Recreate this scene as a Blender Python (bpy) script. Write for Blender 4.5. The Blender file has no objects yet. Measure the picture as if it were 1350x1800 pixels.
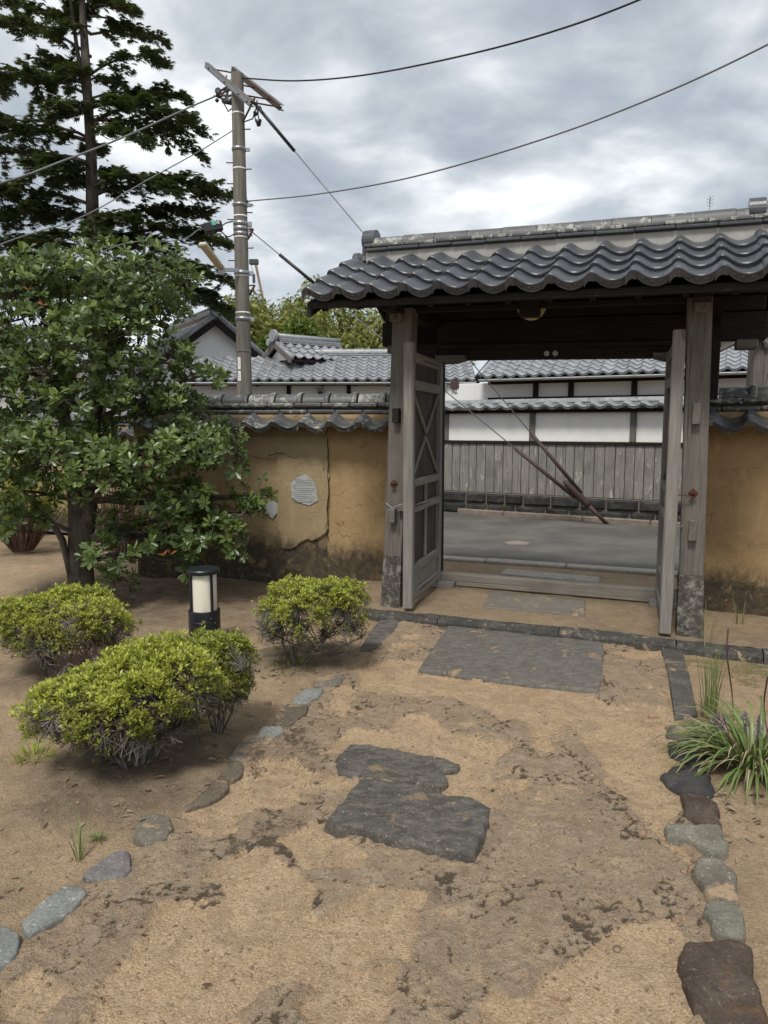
import bpy, math, random
import numpy as np
from math import sin, cos, tan, pi, radians, sqrt, atan2
from mathutils import Vector, Matrix
random.seed(7); RNG = np.random.default_rng(11)

# ------------------------------------------------------------------ camera, sky, sun, exposure
scene = bpy.context.scene
F = 1250.0; EYE = 1.6; PITCH = math.atan(150 / F)
cd = bpy.data.cameras.new('camera'); cam = bpy.data.objects.new('camera', cd)
scene.collection.objects.link(cam); scene.camera = cam
cam.location = (0, 0, EYE); cam.rotation_euler = (pi / 2 - PITCH, 0, 0)
cd.sensor_fit = 'VERTICAL'; cd.sensor_height = 36; cd.sensor_width = 27; cd.lens = F / 1800 * 36
cd.clip_start = .05; cd.clip_end = 3000
SUN_EL, SUN_AZ = radians(58), radians(200)      # azimuth clockwise from +Y (north)
sdir = Vector((sin(SUN_AZ) * cos(SUN_EL), cos(SUN_AZ) * cos(SUN_EL), sin(SUN_EL)))
sl = bpy.data.lights.new('sun', 'SUN'); sl.energy = 1.5; sl.angle = radians(14); sl.color = (1, .955, .88)
so = bpy.data.objects.new('sun', sl); scene.collection.objects.link(so)
so.rotation_euler = (-sdir).to_track_quat('-Z', 'Y').to_euler()
world = bpy.data.worlds.new('World'); scene.world = world; world.use_nodes = True
vs = scene.view_settings
vs.view_transform = 'Standard'; vs.look = 'None'; vs.exposure = 1.1; vs.gamma = 1; vs.use_curve_mapping = False
scene.cycles.max_bounces = 6; scene.cycles.transparent_max_bounces = 8

def NT(nt):
    nt.nodes.clear()
    def n(t, ins=None, **kw):
        x = nt.nodes.new(t)
        for k, v in kw.items(): setattr(x, k, v)
        for k, v in (ins or {}).items():
            if isinstance(v, bpy.types.NodeSocket): nt.links.new(v, x.inputs[k])
            else: x.inputs[k].default_value = v
        return x
    return n
def ramp(n, fac, stops, interp='LINEAR'):
    r = n('ShaderNodeValToRGB', {0: fac}); r.color_ramp.interpolation = interp
    e = r.color_ramp.elements
    while len(e) < len(stops): e.new(.5)
    for i, (p, c) in enumerate(stops):
        e[i].position = p; e[i].color = (*c, 1) if len(c) == 3 else c
    return r.outputs[0]
def mth(n, op, a, b=0.0, c=0.0, clamp=False):
    return n('ShaderNodeMath', {0: a, 1: b, 2: c}, operation=op, use_clamp=clamp).outputs[0]
def mix(n, fac, a, b, bt='MIX'):
    m = n('ShaderNodeMix', {0: fac, 6: a if isinstance(a, bpy.types.NodeSocket) else (*a, 1), 7: b if isinstance(b, bpy.types.NodeSocket) else (*b, 1)}, data_type='RGBA', blend_type=bt)
    return m.outputs[2]
def noise(n, vec, scale, detail=4, rough=.55, dist=0.0):
    return n('ShaderNodeTexNoise', {'Vector': vec, 'Scale': scale, 'Detail': detail, 'Roughness': rough, 'Distortion': dist}).outputs[0]
def sstep(n, x, a, b):
    return n('ShaderNodeMapRange', {0: x, 1: a, 2: b, 3: 0.0, 4: 1.0}, interpolation_type='SMOOTHSTEP').outputs[0]

n = NT(world.node_tree)
sky = n('ShaderNodeTexSky', sky_type='NISHITA', sun_disc=False, sun_elevation=SUN_EL, sun_rotation=SUN_AZ)
tc = n('ShaderNodeTexCoord').outputs['Generated']
sp = n('ShaderNodeSeparateXYZ', {0: tc})
zz = mth(n, 'MAXIMUM', mth(n, 'ADD', sp.outputs[2], .34), .2)
cl = n('ShaderNodeCombineXYZ', {0: mth(n, 'DIVIDE', sp.outputs[0], zz), 1: mth(n, 'DIVIDE', sp.outputs[1], zz), 2: 3.7})
n1 = noise(n, cl.outputs[0], 1.9, 6, .5, .25)
st = n('ShaderNodeMapping', {'Vector': cl.outputs[0], 'Scale': (1.0, 1.35, 1), 'Rotation': (0, 0, .5), 'Location': (4.1, 2.2, 0)})
n2 = noise(n, st.outputs[0], 5.0, 6, .52, .3)
cf = mth(n, 'ADD', mth(n, 'MULTIPLY', n1, .68), mth(n, 'MULTIPLY', n2, .32))
ccol = ramp(n, cf, [(.38, (.185, .209, .238)), (.45, (.24, .265, .292)), (.51, (.32, .342, .362)), (.57, (.45, .466, .476)), (.63, (.62, .628, .63))])
hz = sstep(n, sp.outputs[2], .30, -.02)
ccol = mix(n, mth(n, 'MULTIPLY', hz, .55), ccol, (.36, .395, .425))
b1 = n('ShaderNodeBackground', {0: sky.outputs[0], 1: .1})
b2 = n('ShaderNodeBackground', {0: ccol, 1: 0.93})
ms = n('ShaderNodeMixShader', {0: .93, 1: b1.outputs[0], 2: b2.outputs[0]})
n('ShaderNodeOutputWorld', {0: ms.outputs[0]})

# ------------------------------------------------------------------ photo-to-place measuring helpers
ca, sa = cos(PITCH), sin(PITCH)
def ray(px, py):
    dx, dv = (px - 675) / F, (900 - py) / F
    return Vector((dx, ca + dv * sa, -sa + dv * ca))
def G(px, py, z=0.0):
    d = ray(px, py); t = (z - EYE) / d.z
    return Vector((d.x * t, d.y * t, z))
def W(px, py, Y):
    d = ray(px, py); t = Y / d.y
    return Vector((d.x * t, Y, EYE + d.z * t))

# ------------------------------------------------------------------ objects
COL = scene.collection
def link(name, me, parent=None, m=None):
    o = bpy.data.objects.new(name, me); COL.objects.link(o)
    if parent: o.parent = parent
    if m is not None and me is not None and len(me.materials) == 0: me.materials.append(m)
    return o
def tag(o, label=None, cat=None, group=None, kind=None):
    if label: o['label'] = label
    if cat: o['category'] = cat
    if group: o['group'] = group
    if kind: o['kind'] = kind
    return o
def thing(name, label, cat, loc=(0, 0, 0), rz=0, group=None):
    o = bpy.data.objects.new(name, None); COL.objects.link(o)
    o.location = loc; o.rotation_euler = (0, 0, rz); o.empty_display_size = .1
    return tag(o, label, cat, group)
def npmesh(name, V, Fs, smooth=False, attrs=None):
    V = np.asarray(V, np.float32); Fs = np.asarray(Fs, np.int32); k = Fs.shape[1]
    me = bpy.data.meshes.new(name)
    me.vertices.add(len(V)); me.vertices.foreach_set('co', V.ravel())
    me.loops.add(Fs.size); me.loops.foreach_set('vertex_index', Fs.ravel())
    me.polygons.add(len(Fs)); me.polygons.foreach_set('loop_start', np.arange(len(Fs), dtype=np.int32) * k)
    me.polygons.foreach_set('loop_total', np.full(len(Fs), k, np.int32))
    if smooth: me.polygons.foreach_set('use_smooth', np.ones(len(Fs), bool))
    me.update(calc_edges=True)
    for nm, a in (attrs or {}).items():
        at = me.attributes.new(nm, 'FLOAT', 'POINT'); at.data.foreach_set('value', np.asarray(a, np.float32))
    return me
class MB:
    def __init__(s): s.v = []; s.f = []
    def add(s, vs_, fs_):
        b = len(s.v); s.v += [tuple(v) for v in vs_]; s.f += [tuple(b + i for i in f) for f in fs_]; return s
    def hexa(s, p, ch=.004):
        """chamfered box from 8 corners p[ix][iy][iz] order index = ix*4+iy*2+iz"""
        P = [Vector(q) for q in p]; c = sum(P, Vector()) / 8
        ex = (P[4] - P[0]).length; ey = (P[2] - P[0]).length; ez = (P[1] - P[0]).length
        ux, uy, uz = (P[4] - P[0]).normalized(), (P[2] - P[0]).normalized(), (P[1] - P[0]).normalized()
        k = min(ch, .3 * ex, .3 * ey, .3 * ez); out = []
        for i in range(8):
            sx, sy, sz = (1 if i & 4 else -1), (1 if i & 2 else -1), (1 if i & 1 else -1)
            q = P[i]
            out += [q - uy * sy * k - uz * sz * k, q - ux * sx * k - uz * sz * k, q - ux * sx * k - uy * sy * k]
        # faces
        def a(i, j): return i * 3 + j
        fs = []
        for ax in range(3):
            bit = (4, 2, 1)[ax]; o1, o2 = [(2, 1), (4, 1), (4, 2)][ax]
            for sgn in (0, bit):
                q = [sgn, sgn | o1, sgn | o1 | o2, sgn | o2]
                f = [a(i, ax) for i in q]
                fs.append(f)
        for ax in range(3):
            bit = (4, 2, 1)[ax]; o = [b for b in (4, 2, 1) if b != bit]; axs = [i for i, b in enumerate((4, 2, 1)) if b != bit]
            for m_ in (0, o[0], o[1], o[0] | o[1]):
                fs.append([a(m_, axs[0]), a(m_ | bit, axs[0]), a(m_ | bit, axs[1]), a(m_, axs[1])])
        for i in range(8): fs.append([a(i, 0), a(i, 1), a(i, 2)])
        # orient outward
        res = []
        for f in fs:
            pts = [out[j] for j in f]; nn = Vector()
            for j in range(1, len(pts) - 1): nn += (pts[j] - pts[0]).cross(pts[j + 1] - pts[0])
            cc = sum(pts, Vector()) / len(pts)
            res.append(f if nn.dot(cc - c) >= 0 else f[::-1])
        return s.add(out, res)
    def box(s, x0, x1, y0, y1, z0, z1, ch=.004):
        return s.hexa([(x, y, z) for x in (x0, x1) for y in (y0, y1) for z in (z0, z1)], ch)
    def bar(s, a, b, w, h, up=(0, 0, 1), ch=.004):
        a, b = Vector(a), Vector(b); d = (b - a).normalized(); sd = d.cross(Vector(up)).normalized(); u = sd.cross(d).normalized()
        return s.hexa([q + sd * sx * w / 2 + u * sz * h / 2 for q in (a, b) for sx in (-1, 1) for sz in (-1, 1)], ch)
    def tube(s, pts, r, n_=8, caps=True):
        pts = [Vector(p) for p in pts]; rs = r if isinstance(r, (list, tuple)) else [r] * len(pts)
        b = len(s.v); prev = None
        for i, p in enumerate(pts):
            d = (pts[min(i + 1, len(pts) - 1)] - pts[max(i - 1, 0)]).normalized()
            if prev is None: prev = d.orthogonal().normalized()
            x = (prev - d * prev.dot(d)); x = x.normalized() if x.length > 1e-5 else d.orthogonal().normalized(); prev = x; y = d.cross(x)
            for j in range(n_):
                t = 2 * pi * j / n_; s.v.append(tuple(p + (x * cos(t) + y * sin(t)) * rs[i]))
        for i in range(len(pts) - 1):
            for j in range(n_):
                k = (j + 1) % n_; s.f.append((b + i * n_ + j, b + i * n_ + k, b + (i + 1) * n_ + k, b + (i + 1) * n_ + j))
        if caps:
            s.f.append(tuple(b + j for j in range(n_))[::-1]); s.f.append(tuple(b + (len(pts) - 1) * n_ + j for j in range(n_)))
        return s
    def lathe(s, prof, n_=32, c=(0, 0, 0)):
        b = len(s.v); c = Vector(c)
        for r, z in prof:
            for j in range(n_):
                t = 2 * pi * j / n_; s.v.append((c.x + r * cos(t), c.y + r * sin(t), c.z + z))
        for i in range(len(prof) - 1):
            for j in range(n_):
                k = (j + 1) % n_; s.f.append((b + i * n_ + j, b + i * n_ + k, b + (i + 1) * n_ + k, b + (i + 1) * n_ + j))
        s.f.append(tuple(b + j for j in range(n_))[::-1]); s.f.append(tuple(b + (len(prof) - 1) * n_ + j for j in range(n_)))
        return s
    def prism(s, poly, a0, a1, axis=1):
        """extrude 2D polygon (other two axes, in order) between a0 and a1 along axis"""
        def P(q, a):
            l = list(q); l.insert(axis, a); return l
        m_ = len(poly); vs_ = [P(q, a0) for q in poly] + [P(q, a1) for q in poly]
        fs_ = [tuple(range(m_)), tuple(range(m_, 2 * m_))[::-1]] + [(i, i + m_, (i + 1) % m_ + m_, (i + 1) % m_) for i in range(m_)]
        return s.add(vs_, fs_)
    def mesh(s, name='mesh', smooth=False, fix=False):
        me = bpy.data.meshes.new(name); me.from_pydata(s.v, [], s.f); me.update()
        if smooth: me.polygons.foreach_set('use_smooth', np.ones(len(me.polygons), bool))
        if fix:
            import bmesh
            bm = bmesh.new(); bm.from_mesh(me); bmesh.ops.recalc_face_normals(bm, faces=bm.faces); bm.to_mesh(me); bm.free()
        return me
    def build(s, name, m, parent=None, smooth=False, fix=False, at=None):
        me = s.mesh(name, smooth, fix); o = link(name, me, parent, m)
        if at is not None: o.location = at
        return o

# ------------------------------------------------------------------ numpy noise
def vnoise(x, y, f, seed):
    r = np.random.default_rng(seed); T = r.random((256, 256))
    X = x * f + 37.1; Y = y * f + 11.7; xi = np.floor(X).astype(int); yi = np.floor(Y).astype(int)
    fx = X - xi; fy = Y - yi; fx = fx * fx * (3 - 2 * fx); fy = fy * fy * (3 - 2 * fy)
    a = T[xi % 256, yi % 256]; b = T[(xi + 1) % 256, yi % 256]; c = T[xi % 256, (yi + 1) % 256]; d = T[(xi + 1) % 256, (yi + 1) % 256]
    return (a * (1 - fx) + b * fx) * (1 - fy) + (c * (1 - fx) + d * fx) * fy
def fbm(x, y, f, seed, o=5, g=.5):
    s_ = 0; a = 1; t = 0
    for i in range(o): s_ = s_ + a * vnoise(x, y, f * 2 ** i, seed + i); t += a; a *= g
    return s_ / t
def ss(x, a, b):
    t = np.clip((x - a) / (b - a), 0, 1); return t * t * (3 - 2 * t)

# ------------------------------------------------------------------ materials
MAT = {}
def newmat(name):
    m = bpy.data.materials.new(name); m.use_nodes = True; MAT[name] = m
    return m, NT(m.node_tree)
def finish(n, col, rough=.8, bump=None, bd=.01, bs=.5, spec=.5, metal=0.0, **kw):
    ins = {'Base Color': col if isinstance(col, bpy.types.NodeSocket) else (*col, 1), 'Roughness': rough, 'Metallic': metal, 'Specular IOR Level': spec}
    if bump is not None:
        ins['Normal'] = n('ShaderNodeBump', {'Height': bump, 'Distance': bd, 'Strength': bs}).outputs[0]
    ins.update(kw)
    p = n('ShaderNodeBsdfPrincipled', ins)
    n('ShaderNodeOutputMaterial', {0: p.outputs[0]})
    return p
def obco(n): return n('ShaderNodeTexCoord').outputs['Object']
def rnd(n): return n('ShaderNodeObjectInfo').outputs['Random']
def offs(n, vec):   # decorrelate by object
    r = rnd(n); return n('ShaderNodeVectorMath', {0: vec, 1: n('ShaderNodeCombineXYZ', {0: mth(n, 'MULTIPLY', r, 7.3), 1: mth(n, 'MULTIPLY', r, 3.1), 2: mth(n, 'MULTIPLY', r, 5.7)}).outputs[0]}, operation='ADD').outputs[0]
def wood(name, axis, light, dark, stain=.35):
    m, n = newmat(name); v = offs(n, obco(n))
    sc = [1, 1, 1]; sc[axis] = .045
    g = n('ShaderNodeMapping', {'Vector': v, 'Scale': sc}).outputs[0]
    a = noise(n, g, 95, 5, .6, .3); b = noise(n, g, 28, 4, .6, 1.2); c = noise(n, v, 2.6, 4, .6)
    crack = noise(n, n('ShaderNodeMapping', {'Vector': v, 'Scale': [q if i != axis else .02 for i, q in enumerate(sc)]}).outputs[0], 46, 2, .5, .5)
    ck = sstep(n, crack, .66, .72)
    f = mth(n, 'ADD', mth(n, 'MULTIPLY', a, .55), mth(n, 'MULTIPLY', b, .45))
    col = ramp(n, f, [(.3, dark), (.52, tuple((p + q) / 2 for p, q in zip(light, dark))), (.7, light)])
    col = mix(n, mth(n, 'MULTIPLY', sstep(n, c, .45, .72), stain), col, tuple(q * .45 for q in dark))
    col = mix(n, mth(n, 'MULTIPLY', ck, .8), col, (.018, .015, .012))
    # knots
    kn = n('ShaderNodeTexVoronoi', {'Vector': n('ShaderNodeMapping', {'Vector': v, 'Scale': [2.4 if i != axis else .9 for i in range(3)]}).outputs[0], 'Scale': 1.0}, feature='F1').outputs[0]
    col = mix(n, mth(n, 'MULTIPLY', sstep(n, kn, .075, .04), .7), col, (.04, .028, .02))
    col = mix(n, mth(n, 'MULTIPLY', rnd(n), .42 if name == 'wood_fence' else .25), col, tuple(q * .5 for q in light))
    if name == 'wood_fence':
        lw = noise(n, n('ShaderNodeMapping', {'Vector': v, 'Scale': (1, 1, .3)}).outputs[0], 13, 5, .7, .4); col = mix(n, mth(n, 'MULTIPLY', sstep(n, lw, .57, .66), .6), col, (.48, .48, .40))
    h = mth(n, 'SUBTRACT', f, mth(n, 'MULTIPLY', ck, 1.2))
    finish(n, col, .82, h, .004, .8, spec=.25)
    return m
for ax, nm in enumerate('xyz'):
    wood('wood_grey_' + nm, ax, (.215, .195, .172), (.072, .064, .056))
    wood('wood_dark_' + nm, ax, (.030, .024, .020), (.009, .0075, .0065))
    wood('wood_door_' + nm, ax, (.33, .31, .285), (.135, .124, .112), .15)
    wood('wood_board_' + nm, ax, (.115, .10, .085), (.035, .03, .027), .5)
wood('wood_fence', 2, (.36, .34, .315), (.12, .11, .10), .40)
wood('wood_pale', 0, (.38, .345, .295), (.19, .168, .14))

def tilemat(name, base, dark, lich, rough=.42):
    m, n = newmat(name); v = offs(n, obco(n)); r = rnd(n)
    a = noise(n, v, 9, 5, .6); b = noise(n, v, 70, 4, .6)
    col = mix(n, sstep(n, a, .3, .7), dark, base)
    col = mix(n, mth(n, 'MULTIPLY', r, .45), col, tuple(q * 1.35 for q in base))
    col = mix(n, mth(n, 'MULTIPLY', b, .3), col, tuple(q * .6 for q in base))
    if lich:
        l = noise(n, v, 14, 7, .7, .6); l2 = sstep(n, mth(n, 'ADD', l, mth(n, 'MULTIPLY', mth(n, 'SUBTRACT', r, .5), .16)), .66 - lich, .70 - lich)
        lc = ramp(n, noise(n, v, 45, 3), [(.35, (.20, .20, .17)), (.65, (.42, .42, .37))])
        col = mix(n, mth(n, 'MULTIPLY', l2, .85), col, lc)
    rr = mth(n, 'ADD', mth(n, 'MULTIPLY', a, .25), rough - .12)
    finish(n, col, rr, mth(n, 'ADD', b, a), .0025, .6, spec=.5)
    return m
tilemat('tile_gate', (.066, .070, .080), (.036, .039, .046), 0, .34)
tilemat('tile_wall', (.085, .087, .088), (.035, .036, .038), .05, .45)
tilemat('tile_ridge', (.10, .102, .102), (.045, .046, .047), .12, .5)
tilemat('tile_far', (.30, .31, .33), (.14, .146, .158), .03, .34)
tilemat('tile_far_fence', (.26, .27, .28), (.12, .122, .125), .08, .42)

def earthwall(name, base, pale, edge=.52):
    m, n = newmat(name); v = obco(n); s_ = n('ShaderNodeSeparateXYZ', {0: v})
    a = noise(n, v, 1.5, 5, .6, .4); b = noise(n, v, 130, 3, .7); c = noise(n, n('ShaderNodeMapping', {'Vector': v, 'Scale': (6, 6, 1.0)}).outputs[0], 1.6, 6, .65, .3); d = noise(n, v, 16, 6, .7)
    col = mix(n, sstep(n, a, .35, .7), base, pale)
    col = mix(n, mth(n, 'MULTIPLY', sstep(n, c, .5, .75), .4), col, tuple(q * 1.35 for q in pale))
    col = mix(n, mth(n, 'MULTIPLY', b, .35), col, tuple(q * .62 for q in base))
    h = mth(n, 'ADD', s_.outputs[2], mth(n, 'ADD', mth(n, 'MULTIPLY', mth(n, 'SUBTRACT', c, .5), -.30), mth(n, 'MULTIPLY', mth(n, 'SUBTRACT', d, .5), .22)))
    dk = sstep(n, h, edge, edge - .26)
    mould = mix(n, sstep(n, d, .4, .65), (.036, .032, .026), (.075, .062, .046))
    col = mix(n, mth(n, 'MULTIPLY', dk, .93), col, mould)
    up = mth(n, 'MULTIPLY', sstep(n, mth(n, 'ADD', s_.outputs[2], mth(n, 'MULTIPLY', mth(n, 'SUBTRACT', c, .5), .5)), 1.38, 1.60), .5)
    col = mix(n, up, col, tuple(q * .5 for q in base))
    ek = n('ShaderNodeTexVoronoi', {'Vector': n('ShaderNodeVectorMath', {0: v, 1: n('ShaderNodeVectorMath', {0: n('ShaderNodeTexNoise', {'Vector': v, 'Scale': 5.0, 'Detail': 5.0}).outputs[1], 1: (.35, .35, .35)}, operation='MULTIPLY').outputs[0]}, operation='ADD').outputs[0], 'Scale': 2.2}, feature='DISTANCE_TO_EDGE').outputs[0]
    ekm = mth(n, 'MULTIPLY', sstep(n, ek, .010, .003), mth(n, 'MULTIPLY', sstep(n, a, .48, .6), .7))
    col = mix(n, ekm, col, tuple(q * .3 for q in base))
    blo = noise(n, v, 4.5, 6, .75, .8); col = mix(n, mth(n, 'MULTIPLY', sstep(n, blo, .55, .62), .38), col, tuple(q * .62 for q in base))
    col = mix(n, mth(n, 'MULTIPLY', sstep(n, blo, .44, .36), .3), col, tuple(q * 1.15 for q in pale))
    ws = noise(n, v, 34, 3, .5); wsm = mth(n, 'MULTIPLY', mth(n, 'MULTIPLY', sstep(n, ws, .70, .74), dk), .75)
    col = mix(n, wsm, col, (.36, .36, .33))
    finish(n, col, .92, mth(n, 'ADD', mth(n, 'MULTIPLY', b, .3), mth(n, 'ADD', d, mth(n, 'MULTIPLY', blo, 1.5))), .009, .7, spec=.15)
    return m
earthwall('earth_ochre', (.355, .238, .118), (.44, .318, .175))
earthwall('earth_khaki', (.325, .252, .145), (.40, .32, .20), .56)
earthwall('earth_brown', (.315, .238, .14), (.38, .295, .18), .60)

def plain(name, col, rough=.6, spec=.4, metal=0, var=.25, scale=8, bump=.0):
    m, n = newmat(name); v = offs(n, obco(n)); a = noise(n, v, scale, 5, .65)
    c = mix(n, mth(n, 'MULTIPLY', sstep(n, a, .35, .7), var), col, tuple(q * .45 for q in col))
    finish(n, c, rough, a if bump else None, bump, .5, spec=spec, metal=metal)
    return m
plain('plaster_white', (.80, .79, .75), .85, .2, var=.16, scale=2.2)
plain('mortar_dark', (.17, .145, .115), .9, .1, var=.5, scale=9)
plain('plaster_ridge', (.42, .41, .385), .85, .2, var=.4, scale=6)
plain('plaster_far', (.76, .76, .76), .85, .2, var=.14, scale=1)
plain('plaster_grey', (.36, .36, .345), .85, .2)
plain('lime_patch', (.40, .42, .42), .9, .15, var=.3, scale=20)
plain('metal_galv', (.36, .37, .38), .42, .5, .7)
plain('metal_gutter', (.34, .36, .37), .45, .5, .1)
plain('metal_black', (.012, .014, .02), .42, .5, 0, var=.3)
plain('plastic_black', (.02, .02, .021), .5, .5)
plain('wire_black', (.018, .018, .02), .5, .4)
plain('wire_grey', (.16, .165, .17), .5, .4)
plain('guard_brown', (.075, .05, .043), .6, .3)
plain('lamp_cream', (.55, .47, .31), .5, .4)
plain('white_paint', (.75, .75, .73), .5, .4, var=.1)
plain('crane_white', (.5, .42, .38), .5, .4)
plain('crane_dark', (.05, .06, .07), .5, .4)
plain('rust', (.10, .045, .028), .9, .2, var=.6, scale=60, bump=.004)
plain('teal_label', (.08, .42, .34), .5, .4)
plain('cream_disc', (.55, .48, .33), .7, .3)
plain('petal_purple', (.17, .125, .25), .6, .3)
plain('underlay', (.05, .042, .034), .9, .1)

m, n = newmat('lamp_glass')
v = obco(n); a = noise(n, n('ShaderNodeMapping', {'Vector': v, 'Scale': (3, 3, 1)}).outputs[0], 3.0, 4, .6)
finish(n, mix(n, sstep(n, a, .4, .7), (.80, .76, .64), (.62, .57, .45)), .28, spec=.5, **{'Subsurface Weight': .25, 'Subsurface Radius': (.02, .02, .015)})

m, n = newmat('concrete_pole')
v = obco(n); a = noise(n, n('ShaderNodeMapping', {'Vector': v, 'Scale': (6, 6, .35)}).outputs[0], 3.2, 6, .7); b = noise(n, v, 60, 3)
c = ramp(n, a, [(.3, (.095, .088, .075)), (.5, (.17, .158, .138)), (.72, (.27, .255, .225))])
finish(n, mix(n, mth(n, 'MULTIPLY', b, .3), c, (.08, .075, .065)), .85, b, .004, .5, spec=.2)

def stonemat(name, c1, c2, spot=(.4, .4, .37), spots=.2, scale=7, rust=0, rough=.75, bd=.008, layer=1.0, sand=0.0):
    m, n = newmat(name); v = offs(n, obco(n)); vv = n('ShaderNodeMapping', {'Vector': v, 'Scale': (1, layer, 1), 'Rotation': (0, 0, .25)}).outputs[0]
    a = noise(n, vv, scale, 7, .65, .4); b = noise(n, vv, scale * 9, 5, .7); s2 = noise(n, v, scale * 3.2, 6, .7, .3)
    col = mix(n, sstep(n, a, .33, .68), c1, c2)
    col = mix(n, mth(n, 'MULTIPLY', sstep(n, b, .4, .62), .45), col, tuple(q * .5 for q in c1))
    col = mix(n, mth(n, 'MULTIPLY', sstep(n, mth(n, 'ADD', mth(n, 'MULTIPLY', s2, .7), mth(n, 'MULTIPLY', b, .3)), .70 - spots * .5, .84 - spots * .5), .7), col, spot)
    col = mix(n, mth(n, 'MULTIPLY', sstep(n, noise(n, v, scale * .45, 3, .5), .4, .65), .3), col, tuple(q * .55 for q in c1))
    col = mix(n, mth(n, 'MULTIPLY', sstep(n, noise(n, v, 70, 2, .5), .64, .70), .5), col, tuple(min(1, q * 2.0) for q in c2))
    if rust: col = mix(n, mth(n, 'MULTIPLY', sstep(n, noise(n, v, 9, 6, .75), .56, .72), rust * .75), col, (.17, .085, .035))
    if sand:
        sn = noise(n, v, 6.0, 6, .7, .5)
        col = mix(n, mth(n, 'MULTIPLY', sstep(n, sn, .60 - sand * .3, .68 - sand * .3), .85), col, (.36, .255, .15))
    finish(n, col, rough, mth(n, 'ADD', a, mth(n, 'MULTIPLY', b, .8)), bd * 1.25, .8, spec=.3)
    return m
stonemat('slab_dark', (.105, .096, .083), (.255, .232, .20), (.20, .185, .155), .30, 13, bd=.022, layer=2.0, sand=.03)
stonemat('slab_gate', (.12, .11, .096), (.205, .188, .162), (.20, .165, .12), .26, 15, bd=.007, layer=2.6, sand=.07)
stonemat('slab_floor', (.15, .135, .11), (.215, .19, .155), (.3, .26, .2), .1, 6, bd=.005, layer=2, sand=.1)
stonemat('kerb_stone', (.045, .043, .038), (.10, .093, .08), (.38, .36, .31), .34, 8, sand=.02)
stonemat('strip_stone', (.075, .07, .062), (.135, .123, .107), (.33, .31, .27), .13, 7, sand=.12)
stonemat('stone_grey_blue', (.20, .205, .192), (.29, .295, .27), (.4, .4, .36), .12, 10, bd=.01)
stonemat('stone_grey', (.155, .148, .115), (.26, .25, .20), (.3, .3, .26), .15, 12, rust=.25)
stonemat('stone_brown', (.06, .043, .034), (.13, .098, .074), (.2, .17, .13), .1, 10, rust=.7)
stonemat('stone_white', (.12, .11, .11), (.2, .19, .185), (.5, .5, .48), .3, 7)
stonemat('stone_flat_brown', (.12, .095, .07), (.19, .155, .115), (.3, .25, .18), .1, 8, sand=.25)
stonemat('stone_dull', (.145, .125, .10), (.24, .215, .175), (.34, .34, .32), .12, 8, sand=.2)
stonemat('stone_black', (.04, .038, .037), (.078, .072, .066), (.17, .16, .14), .14, 9, bd=.008)
stonemat('post_stone', (.06, .052, .045), (.105, .092, .078), (.32, .32, .28), .46, 6)
stonemat('foundation_stone', (.022, .022, .022), (.075, .073, .068), (.2, .19, .15), .14, 5, rust=.25, bd=.02)
stonemat('granite', (.42, .375, .31), (.58, .53, .45), (.5, .48, .45), .12, 30)
stonemat('kerb_tan', (.22, .175, .14), (.31, .255, .21), (.4, .36, .3), .1, 8)
stonemat('pebble', (.22, .155, .095), (.38, .27, .175), (.42, .36, .28), .1, 12)
stonemat('rubble', (.30, .20, .13), (.42, .30, .20), (.45, .38, .3), .1, 14)

m, n = newmat('asphalt')
v = obco(n); a = noise(n, v, 1.1, 5, .6); b = noise(n, v, 90, 3, .8)
c = mix(n, sstep(n, a, .35, .7), (.090, .084, .076), (.145, .136, .122))
c = mix(n, mth(n, 'MULTIPLY', sstep(n, b, .58, .68), .6), c, (.2, .19, .18))
finish(n, c, .85, b, .006, .7, spec=.3)

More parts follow.
